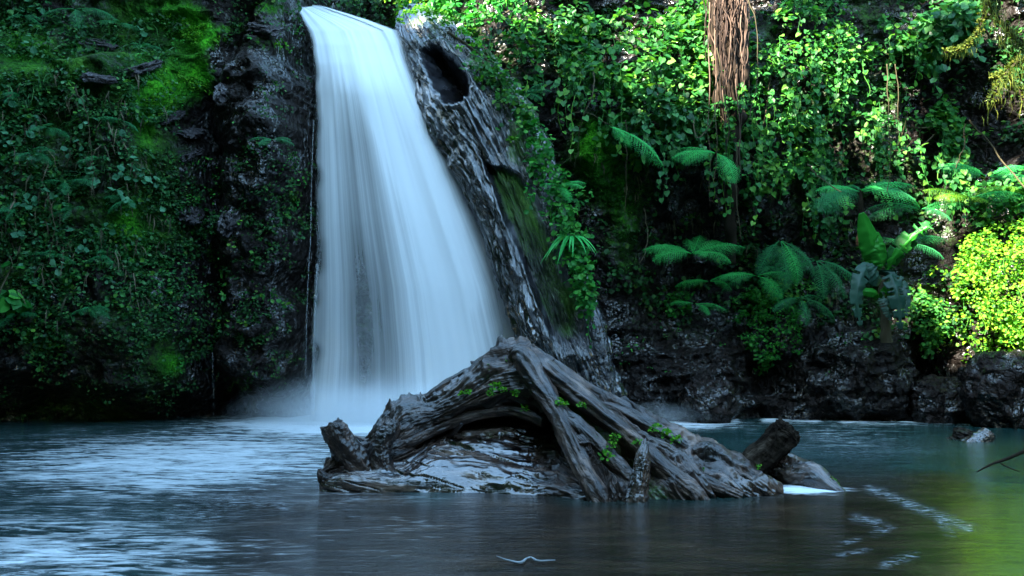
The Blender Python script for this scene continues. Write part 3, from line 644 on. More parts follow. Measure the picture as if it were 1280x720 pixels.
# hollow
W0n = .10 * fbm(S * 22, np.cos(TH) * 2.2, np.sin(TH) * 2.2, 3, 97); rm = rm + W0n
dx, dy = px2 - 556, py2 - 92; ca, sa_ = math.cos(R(56)), math.sin(R(56))
e = np.hypot((dx * ca + dy * sa_) / 43, (-dx * sa_ + dy * ca) / (21 + .12 * (dx * ca + dy * sa_))) + .10 * vn(px2 / 14, py2 / 14)
rm -= front * 1.6 * ss(1.0, .72, e); rm += front * .07 * ga(e - 1.12, .10)
# broken shell: the upper slab ends in a point, below it the wood is sunken and mossy
edge = 268 - .42 * (px2 - 590) + 10 * vn(px2 / 14, 2.2) + 60 * ss(606, 580, px2 - .42 * (py2 - 230))
side = px2 - (612 + .40 * (py2 - 230))
sunk = front * ss(0, 5, side) * ss(edge - 3, edge + 3, py2 + 60 - .9 * np.clip(px2 - 600, 0, 70)) * ss(445, 400, py2 - .15 * (px2 - 700)) * ss(58, 40, side + 5 * vn(py2 / 20, 4))
rm -= .34 * sunk
W = path[:, None] + (rad[:, None] * rm)[..., None] * (np.cos(TH)[..., None] * a[:, None] + .8 * np.sin(TH)[..., None] * b_[:, None])
mo = -.42 + .35 * ss(10, 45, px2 - (540 + .47 * (py2 - 60))) + 1.0 * sunk + .5 * g2(px2, py2, 660, 160, 22, 60) + .9 * g2(px2, py2, 530, 30, 34, 14) + .6 * g2(px2, py2, 600, 80, 30, 20) + .7 * g2(px2, py2, 645, 175, 18, 40) + .3 * g2(px2, py2, 722, 350, 14, 40) + .25 * vn(S * 30, TH * 2)
wt = np.clip(.65 - .7 * sunk + .2 * vn(S * 20, TH * 3), 0, 1)
lt = empty('fallen_tree', P(742, 525, 16.2), 'massive wet hollow dead trunk leaning against the right side of the waterfall', 'tree trunk')
uv = np.stack([S * 2.6, np.abs(TH / 6.283 - .5) * 1.5], -1).reshape(-1, 2)
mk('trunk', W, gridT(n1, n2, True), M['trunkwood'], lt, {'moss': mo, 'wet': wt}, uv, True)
ridge([(735,370,16.1),(745,410,16.0),(752,445,15.95),(760,480,15.9),(764,520,15.85)], [.08,.13,.15,.13,.12], 57, 'root_ridge', lt, m='trunkwood', kn=.2, wetv=.5, n=48)
tufts([(512,22,17.2,.16,70),(528,20,17.2,.22,120),(545,26,17.1,.22,120),(562,34,17.0,.20,100),(578,46,16.9,.16,60),(500,30,17.3,.10,30),(596,60,16.8,.12,40),(618,92,16.6,.10,30),(632,118,16.5,.08,24),(600,100,16.5,.05,14),(575,62,16.7,.07,20),(556,62,17.2,.08,24),(660,150,16.5,.12,40),(640,178,16.4,.10,30)], lt, size=.07)

# ------------------------------------------------------------ rocks at the foot of the cliff
def boulder(px, py, Y, s, label, seed, cat='rock', m='boulder', mossv=-.5, sink=.25, viv=.2):
    th, ph = np.meshgrid(np.linspace(0, np.pi, 48), np.linspace(0, 2 * np.pi, 90, endpoint=False), indexing='ij')
    d = np.stack([np.sin(th) * np.cos(ph), np.sin(th) * np.sin(ph), np.cos(th)], -1)
    r = 1 + .34 * fbm(d[..., 0] * 1.6 + seed, d[..., 1] * 1.6, d[..., 2] * 1.6, 3, seed) + .13 * fbm(d[..., 0] * 4, d[..., 1] * 4 + seed, d[..., 2] * 5, 5, seed + 9, True) + .05 * fbm(d[..., 0] * 14, d[..., 1] * 14, d[..., 2] * 14, 3, seed + 2)
    V = d * r[..., None]; V = np.sign(V) * np.abs(V) ** .85 * np.array(s)
    if m == 'ledge':
        V[..., 2] = V[..., 2] * 1.7 + .45 * V[..., 1] + .30 * V[..., 0] * (1 if seed % 4 == 1 else -.6)
        V *= (1 + .35 * fbm(d[..., 0] * 2.2, d[..., 1] * 2.2 + seed, d[..., 2] * 2.2, 3, seed + 4, True))[..., None] * .85
    c = P(px, py, Y + (.30 if m == 'boulder' and s[1] >= .4 else 0)); V = V + c
    o = mk('rock', V, gridT(48, 90, True), M[m], None, {'moss': mossv + .3 * d[..., 2] + 0 * r, 'vivid': viv + 0 * r}, smooth=True)
    return tag(o, label, cat)
boulder(885, 505, 16.2, (.50, .45, .42), 'glossy purple brown rock at the waterline below the low green cushion', 3)
boulder(1180, 508, 16.3, (.60, .5, .50), 'rounded mossy dark rock under the sunlit bush', 17, mossv=-.15)
boulder(1262, 490, 15.2, (.75, .5, .70), 'large mossy rock at the waterline at the right edge', 19, mossv=0)
for i, (x, y, Y, sx, sz_, lb) in enumerate([(128, 55, 14.7, .36, .06, 'flat grey ledge stone near the top of the left wall'), (172, 88, 14.9, .40, .06, 'curved pale ledge stone on the edge of the left overhang'),
      (127, 97, 14.7, .28, .05, 'pale ledge stone below the curved one on the left wall'), (215, 147, 15.7, .17, .05, 'small bright wet stone on the mossy left wall'),
      (235, 165, 15.7, .26, .04, 'thin flat wet ledge under the small bright stone'), (240, 194, 15.7, .16, .05, 'dull wet stone below the thin ledge on the left wall'),
      (332, 36, 15.7, .30, .06, 'pale flat stone on the rock shoulder left of the lip'), (364, 60, 15.7, .18, .10, 'wet bluish stone beside the top left edge of the waterfall'),
      (240, 266, 15.8, .20, .10, 'blue grey wet stone beside the dark gully on the left wall'), (290, 276, 15.8, .22, .14, 'blue wet stone on the right side of the dark gully'),
      (280, 118, 15.9, .14, .12, 'bluish wet stone high in the gully below the bright moss')]):
    p = hit(np.array([x]), np.array([y]))[0]
    boulder(x, y, p[1] + .02, (sx, .34, sz_), lb, 31 + i * 2, 'stone', 'ledge', mossv=-1.6)

# ------------------------------------------------------------ small leaved cover on the walls (uncountable)
def cover(name, regs, label, m, size, per=9, rad=.14, kind='oval', out=.06, dens=1.0, droop=.4):
    Vs = Acc()
    for r in regs:
        n = int(r[2] * r[3] * .030 * dens * (r[4] if len(r) > 4 else 1))
        pq = inreg(n, r[:4], int(r[0]) % 17, .5); c, nr = onsurf(pq, rng.uniform(0, out * 2, n))
        k = fbm(c[:, 0] * 1.5, c[:, 2] * 1.9, 0, 4, 7) > -.12
        if name == 'undergrowth':
            hol = sum(g2(pq[:, 0], pq[:, 1], *h_) for h_ in [(1060, 185, 45, 45), (1235, 150, 40, 50), (720, 25, 30, 30), (870, 245, 60, 35), (1010, 250, 40, 30), (1170, 100, 30, 30), (1130, 330, 40, 30), (930, 20, 20, 20)])
            k &= rng.uniform(0, 1, n) > 1.25 * hol
        c, nr = c[k], nr[k]
        Vs.add(*clumps(c, nr, rad * rng.uniform(.5, 1.3, len(c)), per, size, kind, droop))
    return tag(Vs.make(name, M[m]), label, 'foliage', kind='stuff')
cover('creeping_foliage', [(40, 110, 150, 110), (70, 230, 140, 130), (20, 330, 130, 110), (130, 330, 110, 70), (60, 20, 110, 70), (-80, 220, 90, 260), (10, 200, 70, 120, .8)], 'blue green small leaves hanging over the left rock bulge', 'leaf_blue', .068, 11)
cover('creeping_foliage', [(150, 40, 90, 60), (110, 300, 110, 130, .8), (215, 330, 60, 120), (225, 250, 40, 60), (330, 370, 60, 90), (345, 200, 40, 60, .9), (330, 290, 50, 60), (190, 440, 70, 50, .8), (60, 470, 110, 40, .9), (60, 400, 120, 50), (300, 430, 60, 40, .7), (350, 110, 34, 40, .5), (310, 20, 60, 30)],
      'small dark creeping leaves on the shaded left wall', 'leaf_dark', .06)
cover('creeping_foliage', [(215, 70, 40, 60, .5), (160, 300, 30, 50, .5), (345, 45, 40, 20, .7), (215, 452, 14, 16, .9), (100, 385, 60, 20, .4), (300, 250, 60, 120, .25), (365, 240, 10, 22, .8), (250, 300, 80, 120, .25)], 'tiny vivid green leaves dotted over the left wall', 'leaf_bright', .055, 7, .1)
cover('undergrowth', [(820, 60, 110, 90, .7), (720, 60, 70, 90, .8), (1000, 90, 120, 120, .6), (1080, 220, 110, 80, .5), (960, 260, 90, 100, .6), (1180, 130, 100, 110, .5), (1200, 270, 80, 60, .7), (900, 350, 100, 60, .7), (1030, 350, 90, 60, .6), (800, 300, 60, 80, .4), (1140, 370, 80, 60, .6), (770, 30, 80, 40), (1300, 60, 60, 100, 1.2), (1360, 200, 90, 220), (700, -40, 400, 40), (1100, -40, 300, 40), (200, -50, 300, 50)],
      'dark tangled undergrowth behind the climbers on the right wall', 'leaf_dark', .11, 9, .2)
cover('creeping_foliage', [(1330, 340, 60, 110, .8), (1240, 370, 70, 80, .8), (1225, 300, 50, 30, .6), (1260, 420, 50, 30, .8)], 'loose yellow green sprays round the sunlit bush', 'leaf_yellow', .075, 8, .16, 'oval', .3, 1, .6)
cover('creeping_foliage', [(760, 380, 60, 100, .25), (740, 230, 60, 80, .25), (840, 440, 60, 40, .2), (1010, 450, 60, 30, .2), (1090, 420, 80, 30, .3), (1180, 430, 60, 30, .35)], 'scattered tiny leaves on the wet right hand rock', 'leaf_bright', .045, 5, .1)
cover('grass_strands', [(70, 170, 110, 90, .45), (150, 250, 60, 90, .5), (40, 260, 60, 90, .5), (95, 330, 80, 60, .4)], 'withered pale strands hanging through the left foliage', 'dry', .34, 2, .12, 'blade', .1, .8, 2.2)
cover('grass_strands', [(120, 55, 70, 30, .7), (20, 90, 50, 30, .6), (170, 70, 40, 30, .6), (60, 130, 50, 40, .5)], 'green strap leaves hanging over the upper left ledge', 'leaf_blue', .30, 4, .12, 'blade', .1, .8, .8)
cover('grass_strands', [(800, 210, 80, 40, .3), (870, 330, 60, 60, .3), (1040, 330, 60, 60, .3)], 'thin dry strands hanging below the right hand climbers', 'dry', .30, 3, .1, 'blade', .1, .8, 3)

cover('moss', [(255, 45, 34, 22, 3), (250, 98, 32, 24, 3), (205, 112, 20, 26, 2), (182, 145, 10, 40, 2), (160, 290, 14, 24, 3), (215, 12, 36, 16, 2), (330, 58, 22, 10, 2), (30, 64, 26, 16, 2), (50, 425, 20, 10, 2), (535, 28, 26, 10, 3)], 'cushions of vivid green moss on the left wall and the lip', 'moss_tuft', .05, 14, .07, 'small', .02, 1.2, .1)
cover('moss', [(738, 172, 24, 38, 3), (772, 235, 34, 50, .8), (785, 300, 26, 50, .8), (740, 300, 20, 60, .6), (365, 245, 6, 10, 3)], 'yellow green moss on the rounded rock right of the leaning trunk', 'moss_dim', .045, 12, .07, 'small', .02, 1.2, .1)
cover('creeping_foliage', [(50, 160, 110, 60, .5), (100, 260, 80, 70, .35), (30, 300, 60, 60, .4), (40, 30, 80, 30, .5), (160, 20, 60, 24, .5), (140, 215, 50, 30, .4)], 'larger pale green leaves standing out of the left wall foliage', 'leaf_pale', .13, 5, .16, 'oval', .14, .5, .5)
cover('creeping_foliage', [(90, 130, 100, 50, .6), (120, 330, 90, 70, .5), (60, 230, 90, 60, .4), (330, 330, 50, 80, .4), (30, 420, 60, 40, .4)], 'mid green sprays among the left wall foliage', 'leaf', .09, 8, .12, 'oval', .12, .5, .5)
# ------------------------------------------------------------ climbers and shrubs, each its own thing
def shrub(name, label, cat, reg, m, size, n, per=10, rad=.2, kind='oval', depth=.5, hangs=0, hl=(.5, 1.2), droop=.5, group=None, stems=4):
    pq = inreg(n, reg, int(reg[0]) % 13, .45)
    prof = np.sqrt(np.clip(1 - ((pq[:, 0] - reg[0]) / (1.3 * reg[2])) ** 2 - ((pq[:, 1] - reg[1]) / (1.3 * reg[3])) ** 2, 0, 1))
    c, nr = onsurf(pq, .08 + depth * prof * rng.uniform(.35, 1, n))
    base = hit(np.array([reg[0]]), np.array([reg[1] + .7 * reg[3]]))[0]
    o = empty(name, base, label, cat, group)
    A1 = Acc(); A1.add(*clumps(c, nr, rad * rng.uniform(.6, 1.3, n), per, size, kind, droop))
    A2 = []
    if hangs:
        pq2 = inreg(hangs, (reg[0], reg[1] + .25 * reg[3], reg[2], reg[3] * .8), 3, .3)
        tp, _ = onsurf(pq2, .15 + depth * .8)
        (V, T), st = hang(tp, rng.uniform(hl[0], hl[1], hangs), size * .75, size, kind)
        A1.add(V, T)
        for s_ in st: A1.add(*tube(s_, .007, 4))
    for i in range(stems):
        k = rng.integers(0, n, 2); a_, b2 = c[k[0]], c[k[1]]
        if a_[2] < b2[2]: a_, b2 = b2, a_
        m_ = (a_ + b2) / 2 + np.array([rng.uniform(-.1, .1), -.1, -.12])
        A2.append(tube(np.stack([a_, m_, b2]), rng.uniform(.006, .016), 5, 16))
    A1.make('foliage', M[m], o)
    for V, T in A2: mk('stem', V, T, M['vine'], o, smooth=True)
    return o
g_ = 'climbing plants on the right wall'
shrub('climbing_vine', 'dense climber with big round green leaves spilling over the rock above the long fern frond', 'climber', (800, 105, 72, 72), 'leaf', .125, 230, 10, .2, 'heart', 1.0, 26, (.5, 1.3), group=g_)
shrub('climbing_vine', 'lower tip of the round leaved climber drooping over a dark hollow', 'climber', (810, 150, 46, 40), 'leaf_blue', .125, 90, 9, .18, 'heart', 1.1, 14, (.4, .9), group=g_)
shrub('climbing_vine', 'sunlit yellow green climber left of the hanging brown roots', 'climber', (866, 60, 26, 75), 'leaf', .11, 120, 10, .18, 'heart', 1.1, 14, (.4, 1.0), group=g_)
shrub('climbing_vine', 'climber hanging in front of the right side of the brown roots', 'climber', (948, 135, 30, 85), 'leaf', .11, 130, 9, .17, 'heart', 1.0, 22, (.6, 1.7), group=g_)
shrub('climbing_vine', 'leafy climber on the upper wall right of the brown roots', 'climber', (1015, 70, 50, 60), 'leaf', .10, 140, 10, .18, 'heart', .8, 20, (.5, 1.2), group=g_)
shrub('climbing_vine', 'long vine curtain with pale round leaves below the upper climbers', 'climber', (1000, 190, 34, 60), 'leaf_blue', .12, 40, 7, .15, 'heart', .8, 24, (.7, 1.6), group=g_)
shrub('climbing_vine', 'thin straggling vine hanging across the dark hollow', 'climber', (1110, 170, 60, 46), 'leaf', .11, 44, 7, .16, 'heart', .8, 22, (.5, 1.5), group=g_)
shrub('climbing_vine', 'sparse vine dangling leaves beside the yellow moss branches', 'climber', (1190, 170, 46, 50), 'leaf', .12, 40, 7, .16, 'heart', .8, 18, (.4, 1.3), group=g_)
shrub('climbing_vine', 'small leaved climber wrapped over the lower part of the brown roots', 'climber', (902, 165, 24, 46), 'leaf', .12, 50, 8, .15, 'heart', 1.25, 14, (.4, 1.2), group=g_)
shrub('climbing_vine', 'few pale climber leaves across the top of the brown roots', 'climber', (925, 95, 14, 50), 'leaf', .11, 16, 7, .12, 'heart', 1.4, 6, (.4, .8), group=g_)
shrub('shrub', 'fresh green shrub on the rim just right of the lip of the fall', 'shrub', (590, 22, 62, 30), 'leaf_bright', .12, 110, 9, .18, 'oval', .8, 10, (.3, .6), group='shrubs on the rim')
shrub('shrub', 'bushy mid green shrub above the leaning trunk', 'shrub', (640, 68, 40, 40), 'leaf', .13, 90, 9, .18, 'oval', .7, 12, (.4, .8), group='shrubs on the rim')
shrub('shrub', 'shaded shrub with hanging sprays between rim and climber', 'shrub', (712, 48, 36, 48), 'leaf_blue', .13, 70, 8, .2, 'oval', .6, 22, (.5, 1.3), group='shrubs on the rim')
shrub('shrub', 'yellow green shrub growing right on the edge of the lip', 'shrub', (520, 10, 32, 16), 'leaf_yellow', .10, 60, 9, .15, 'oval', .7, 4, (.2, .4), group='shrubs on the rim')
shrub('shrub', 'dark shrub hanging behind the head of the waterfall', 'shrub', (440, 0, 60, 14), 'leaf_dark', .10, 70, 8, .18, 'oval', .6, 16, (.3, .7), group='shrubs on the rim')
shrub('shrub', 'low round cushion of tiny leaves above the small cave', 'shrub', (958, 412, 42, 32), 'leaf_bright', .065, 130, 12, .12, 'oval', .55, 0, group='low cushions of leaves', stems=0)
shrub('shrub', 'low leafy cushion in shade left of the sunlit bush', 'shrub', (1154, 398, 34, 26), 'leaf', .08, 100, 11, .13, 'oval', .55, 0, group='low cushions of leaves', stems=0)
shrub('shrub', 'small vivid cushion alone on the rock below the spread fern', 'shrub', (842, 388, 15, 14), 'leaf_bright', .08, 26, 10, .10, 'oval', .3, 0, group='low cushions of leaves', stems=0)
shrub('shrub', 'tight mat of small leaves under the hanging ferns', 'shrub', (985, 375, 36, 26), 'leaf', .08, 80, 9, .13, 'oval', .4, 0, group='low cushions of leaves', stems=0)
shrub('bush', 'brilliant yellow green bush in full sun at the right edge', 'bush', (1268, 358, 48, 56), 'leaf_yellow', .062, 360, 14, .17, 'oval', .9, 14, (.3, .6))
shrub('bush', 'bright mossy bush just above the sunlit one', 'bush', (1262, 270, 40, 34), 'leaf', .12, 90, 9, .18, 'oval', .8, 6, (.3, .6))
shrub('shrub', 'pale feathery shrub high in the upper right', 'shrub', (1200, 35, 42, 34), 'leaf_blue', .19, 70, 8, .24, 'oval', .9, 10, (.3, .8))
shrub('shrub', 'glossy shrub under the pale feathery one', 'shrub', (1130, 60, 40, 30), 'leaf', .13, 60, 8, .2, 'oval', .8, 12, (.3, .9))
# big round leaves at the left edge
shrub('plant', 'plant with a few large round leaves at the far left edge', 'plant', (8, 362, 14, 22), 'leaf_bright', .22, 9, 3, .14, 'heart', .5, 0, stems=2)
# the creeper down the right side of the leaning trunk
def creeper(name, label, pts, m, size, n, width, parent=None):
    pts = np.array(pts, float); c = crom(pts, n); base = P(*c[-1, :3])
    o = empty(name, base, label, 'creeper')
    w_ = c[:, 3] if pts.shape[1] > 3 else np.full(n, width)
    pos = P(c[:, 0] + rng.normal(0, 1, n) * w_, c[:, 1] + rng.normal(0, 6, n), c[:, 2] + rng.normal(0, .12, n))
    A1 = Acc(); A1.add(*clumps(pos, np.tile([[0., -1, .3]], (n, 1)), .15 * rng.uniform(.6, 1.3, n), 9, size, 'oval', .7))
    k = rng.choice(n, n // 5, replace=False); (V, T), st = hang(pos[k], rng.uniform(.25, .7, len(k)), size, size, 'oval'); A1.add(V, T)
    for s_ in st: A1.add(*tube(s_, .006, 4))
    A1.make('foliage', M[m], o); A2 = Acc(); A2.add(*tube(P(c[:, 0], c[:, 1], c[:, 2] + .05)[::6], .02, 6, 60, .3)); 
    A2.make('stem', M['vine'], o); return o
creeper('creeper', 'bright green creeper trailing down the right side of the leaning trunk', [(658,150,16.4,5),(676,190,16.2,9),(692,235,16.1,13),(703,275,16.0,12),(716,315,15.9,9),(728,350,15.85,6),(733,385,15.8,3)], 'leaf_bright', .11, 150, 10)
creeper('creeper', 'ragged creeper edging the upper shell of the leaning trunk', [(600,75,16.7,9),(622,96,16.6,9),(640,120,16.5,8),(655,150,16.4,6)], 'leaf', .10, 60, 8)

# strap leaved tuft hanging at the end of the creeper
def strap(c, n, L_, wd, m, name, label, cat='plant', up=.4, spread=.9, group=None):
    o = empty(name, c, label, cat, group)
    A1 = Acc(); s = np.linspace(0, 1, 10)
    for i in range(n):
        a_ = rng.uniform(0, 6.28); d = np.array([math.cos(a_) * spread, -abs(math.sin(a_)) * spread * .8, rng.uniform(.2, 1) * up]); ll = L_ * rng.uniform(.6, 1.15)
        path = c + (d[None] * s[:, None] + np.array([0, 0, -1.]) * (s[:, None] ** 2) * .9) * ll
        sd = unit(np.cross(np.gradient(path, axis=0), [0, -.5, 1.])); wd_ = wd * np.sin(np.pi * (s * .85 + .15)) [:, None]
        V = np.stack([path - sd * wd_, path - np.array([0, 0, .2]) * wd_, path + sd * wd_], 1)
        T = gridT(10, 3); A1.add(V, T)
    A1.make('leaf', M[m], o); return o
strap(P(716, 296, 15.75), 16, .62, .022, 'fern', 'hanging_fern', 'tuft of narrow drooping fronds at the lower end of the bright creeper', 'fern')

# ------------------------------------------------------------ ferns
def frond_mesh(name, L_, m, seed, droop=.55, wid=.32, pairs=17, pin=True):
    r = np.random.default_rng(seed); s = np.linspace(0, 1, pairs + 4)
    ang = -droop * 1.5 * s ** 1.3
    x = np.cumsum(np.cos(.35 + ang)) * L_ / len(s); z = np.cumsum(np.sin(.35 + ang)) * L_ / len(s)
    path = np.stack([x, 0 * x, z], -1); A1 = Acc(); A1.add(*tube(path, np.linspace(.012, .003, len(s)), 5))
    tn = unit(np.gradient(path, axis=0)); up = np.cross(tn, [0, 1., 0]) * -1
    for i in range(3, len(s)):
        f = (i - 3) / (len(s) - 4); pl = L_ * wid * (np.sin(np.pi * min(1, (f * .80 + .20))) ** .75) * (1 if f < .97 else .6)
        for sg in (-1, 1):
            d = unit(np.array([.35, 0, 0]) @ np.eye(3) * 0 + tn[i] * .45 + np.array([0, sg * 1.0, 0]) + np.array([0, 0, -.25]) + r.normal(0, .05, 3))
            k = 9; q = np.linspace(.04, 1, k)[:, None]; ax_ = path[i] + d * q * pl + np.array([0, 0, -1]) * (q ** 2) * pl * .18
            lw = pl * .12 * (1 - q[:, 0] ** 1.6) + .006
            t2 = unit(np.cross(d, up[i]))
            for sg2 in (-1, 1):
                A1.add(*leaves(ax_, t2[None] * sg2 + d[None] * .5 + r.normal(0, .08, (k, 3)), np.tile(up[i][None], (k, 1)), lw * 1.3, 'small', .5))
    o = mk(name, np.concatenate(A1.V), np.concatenate(A1.T), M[m], None)
    return o
fr = []
for i, (L_, m, dr, wd) in enumerate([(1.0, 'fern', .55, .26), (1.0, 'fern', .85, .30), (1.0, 'fern_dark', .7, .24), (1.0, 'leaf_yellow', .5, .26)]):
    o = frond_mesh('frond', L_, m, 100 + i, dr, wd); me = o.data
    me.transform(__import__('mathutils').Matrix.Translation(o.location)); bpy.data.objects.remove(o); fr.append(me)
def fern(px, py, Y, label, spec, cat='fern', name='fern', trunk=None, group='ferns on the right wall'):
    """spec: list of (azimuth deg: 0 right, 90 away, -90 to viewer; pitch deg, length, mesh index)"""
    c = P(px, py, Y); o = empty(name, c, label, cat, group)
    for (az, pt, L_, k) in spec:
        f = bpy.data.objects.new('frond', fr[k]); col.objects.link(f); f.parent = o
        f.rotation_euler = (R(rng.uniform(-10, 10) + 38 * math.cos(R(az))), -R(pt), R(az)); f.scale = (L_, L_, L_)
    if trunk:
        A2 = Acc(); A2.add(*tube(np.array([c + np.array(trunk), c + np.array(trunk) * .5 + [0.03, 0, 0], c + [0, 0, .03]]), [.07, .05, .05], 8, 20, .3)); A2.make('stem', M['bark'], o)
    return o
def Yh(px, py, d=.3): return float(hit(np.array([px]), np.array([py]))[0, 1]) - (d + .5 if px > 720 else d)
fern(866, 318, Yh(866, 318, .9), 'wide spreading fern with flat bright fronds reaching left and right over the dark hollow', [(180, 5, 1.0, 0), (160, 12, .9, 0), (200, -2, .9, 1), (0, 8, 1.05, 0), (15, 22, .95, 1), (-20, -5, .8, 1), (-80, 0, .6, 1), (95, 40, .6, 0), (60, 40, .7, 0)])
fern(762, 158, Yh(762, 158, .8), 'single long fern frond slanting right below the round leaved climber', [(-5, -38, 1.25, 0), (-30, -40, .6, 1)])
fern(895, 192, Yh(895, 192, .9), 'arched fern frond in front of the brown roots', [(190, -8, .9, 0), (205, -10, .8, 1), (-70, -40, .9, 1), (165, 8, .8, 0)])
fern(886, 352, Yh(886, 352, .8), 'small fern with short fronds under the wide one', [(170, -8, .7, 0), (200, -5, .5, 0), (-10, 10, .7, 0), (10, -10, .6, 1)])
fern(868, 380, Yh(868, 380, .6), 'little fern low over the rock below the wide one', [(175, 0, .5, 0), (0, -12, .7, 0), (-60, -20, .5, 1)])
fern(946, 345, Yh(946, 345, .8), 'fern drooping right of the wide spreading one', [(170, -20, .8, 2), (190, -5, .8, 0), (-10, 0, .7, 0), (-60, -30, .8, 1), (30, 20, .7, 2)])
fern(975, 300, Yh(975, 300, .8), 'dark fern hanging straight down in the middle of the right wall', [(-90, -70, 1.1, 2), (200, -50, .9, 2), (-20, -45, 1.0, 2), (-50, -60, 1.0, 1)])
fern(1020, 325, Yh(1020, 325, .8), 'dark hanging fern left of the broad leaved plant', [(-20, -30, 1.0, 2), (-90, -60, .9, 2), (190, -30, .8, 2), (-50, -50, 1.0, 2), (160, 0, .8, 2)])
fern(1000, 372, Yh(1000, 372, .7), 'shaded fern low on the bank left of the broad leaved plant', [(-20, -30, .8, 2), (-90, -50, .7, 2), (200, -20, .7, 2), (20, 0, .6, 2)])
fern(1075, 240, Yh(1078, 238, 1.2), 'tree fern with flat umbrella of fronds above the broad leaved plant', [(185, 0, .9, 0), (160, 8, .8, 0), (205, -14, 1.2, 2), (215, -18, 1.3, 2), (0, 6, 1.1, 0), (-15, -8, 1.2, 1), (20, 10, 1.0, 0), (-80, -5, .7, 0), (-50, -10, 1.1, 2), (90, 20, .8, 2)], 'tree fern', 'tree_fern', (0, .1, -1.0))
fern(1150, 262, Yh(1150, 262, 1.0), 'fern fronds fanned out right of the tree fern', [(185, -6, 1.1, 2), (170, 6, 1.0, 2), (-10, 6, .8, 0), (-60, -20, .7, 2)])
fern(1212, 248, Yh(1212, 248, 1.0), 'sunlit yellow fern reaching left above the sunlit bush', [(180, 8, .9, 3), (195, -5, .8, 3), (165, 15, .7, 0), (-20, 0, .9, 0), (0, 15, .8, 3), (-80, -20, .5, 3)])
fern(1235, 222, Yh(1235, 222, 1.0), 'green fern behind the sunlit yellow one', [(180, 10, 1.0, 0), (10, 15, .9, 0), (-30, -10, .8, 0), (150, 25, .8, 0)])
fern(1130, 305, Yh(1130, 305, .6), 'dim fern behind the right leaf of the broad leaved plant', [(170, 10, .8, 2), (0, 10, .9, 2), (-40, -20, .8, 2), (20, 25, .7, 2)])
fern(655, 118, 16.9, 'small pale curled fern on top of the leaning trunk', [(0, 30, .55, 2), (-20, 5, .6, 2), (-40, -20, .5, 2)])
fern(700, 232, 15.9, 'fresh small fern among the leaves of the bright creeper', [(0, 5, .5, 0), (-30, -10, .5, 0), (-60, -40, .5, 1), (180, 0, .4, 0)])
fern(80, 228, Yh(80, 228, .4), 'small fern in the left wall foliage', [(0, 0, .6, 2), (180, 0, .5, 2), (-60, -30, .5, 2)], group='ferns on the left wall')
fern(95, 12, Yh(95, 12, .5), 'fern on the upper left wall near the top of the picture', [(0, -10, .8, 2), (180, -10, .8, 2), (-60, -40, .8, 2)], group='ferns on the left wall')

for i, (x, y) in enumerate([(25, 120), (60, 160), (150, 150), (40, 190), (120, 200), (90, 262), (20, 265), (160, 250), (70, 320), (130, 320), (30, 20), (150, 30), (180, 60), (20, 395), (110, 385), (340, 175)]):
    fern(x, y, Yh(x, y, .3), 'small dark drooping fern among the creepers of the shaded left wall', [(float(a_), rng.uniform(-35, 10), rng.uniform(.3, .5), 2) for a_ in rng.uniform(-190, 10, 5)], group='small ferns on the left wall')
# ------------------------------------------------------------ broad leaved plant
bp = empty('banana_plant', P(1104, 430, 15.3), 'tall plant with broad bright upright leaves and tattered grey drooping ones', 'banana plant')
A2 = Acc(); A2.add(*tube(P([1108, 1106, 1102, 1100], [428, 390, 350, 318], [15.35, 15.3, 15.25, 15.2]), [.10, .08, .06, .04], 10, 40, .2)); A2.make('stem', M['vine'], bp)
def bleaf(pts, wmax, m, tatter=.0, seed=0, twist=0.0, side=None, fold=.35):
    pts = np.array(pts, float); c = crom(P(pts[:, 0], pts[:, 1], pts[:, 2]), 60); s = np.linspace(0, 1, 60)
    t_ = unit(np.gradient(c, axis=0)); sd = unit(np.cross(t_, np.array(side if side else [0, -1., .15]))); up = np.cross(sd, t_)
    wd = wmax * np.clip(np.sin(np.pi * np.clip(s * .86 + .12, 0, 1)), 0, 1) ** .6 * ss(0, .12, s)
    u = np.linspace(-1, 1, 15)
    tt = 1 - tatter * np.clip(fbm(s * 16, 0, seed, 2, seed), -.2, 1)
    V = c[:, None] + sd[:, None] * (u[None, :, None] * (wd * tt)[:, None, None]) + up[:, None] * ((-np.abs(u)[None] * fold + .10 * vn(s[:, None] * 14, u[None] * 2, seed, seed) + .07 * np.sin((s[:, None] - .10 * np.abs(u)[None]) * 150) * np.abs(u)[None]) * wd[:, None])[..., None]
    T = gridT(60, 15)
    if tatter:
        k = vn(s * 30, 0, seed, seed + 3) > .45
        i = T[:, 0] // 15; j = T[:, 0] % 15
        T = T[~(k[i] & ((j < 5) | (j > 8)))]
    o = mk('leaf', V, T, M[m], bp, smooth=True)
    sol = o.modifiers.new('thickness', 'SOLIDIFY'); sol.thickness = .004
bleaf([(1100,335,15.2),(1096,318,15.1),(1088,300,15.0),(1077,266,14.9)], .22, 'banana', 0, 3)
bleaf([(1102,338,15.2),(1100,325,15.1),(1098,308,15.05),(1096,290,15.1)], .16, 'banana', 0, 4)
bleaf([(1103,350,15.1),(1096,345,14.9),(1090,338,14.85),(1084,330,14.9)], .18, 'banana_old', 0, 5)
bleaf([(1108,342,15.2),(1120,318,15.1),(1138,298,15.0),(1156,284,14.9),(1167,286,14.8)], .15, 'leaf_bright', .5, 6, fold=.5)
bleaf([(1106,345,15.2),(1118,322,15.0),(1140,297,14.9),(1162,282,14.8)], .07, 'banana', .6, 7)
bleaf([(1098,352,15.1),(1086,335,14.9),(1076,348,14.75),(1071,375,14.7),(1076,408,14.7)], .14, 'banana_old', .3, 8)
bleaf([(1106,352,15.1),(1112,342,14.9),(1120,360,14.75),(1124,385,14.7),(1126,412,14.7)], .16, 'banana_old', .3, 9)
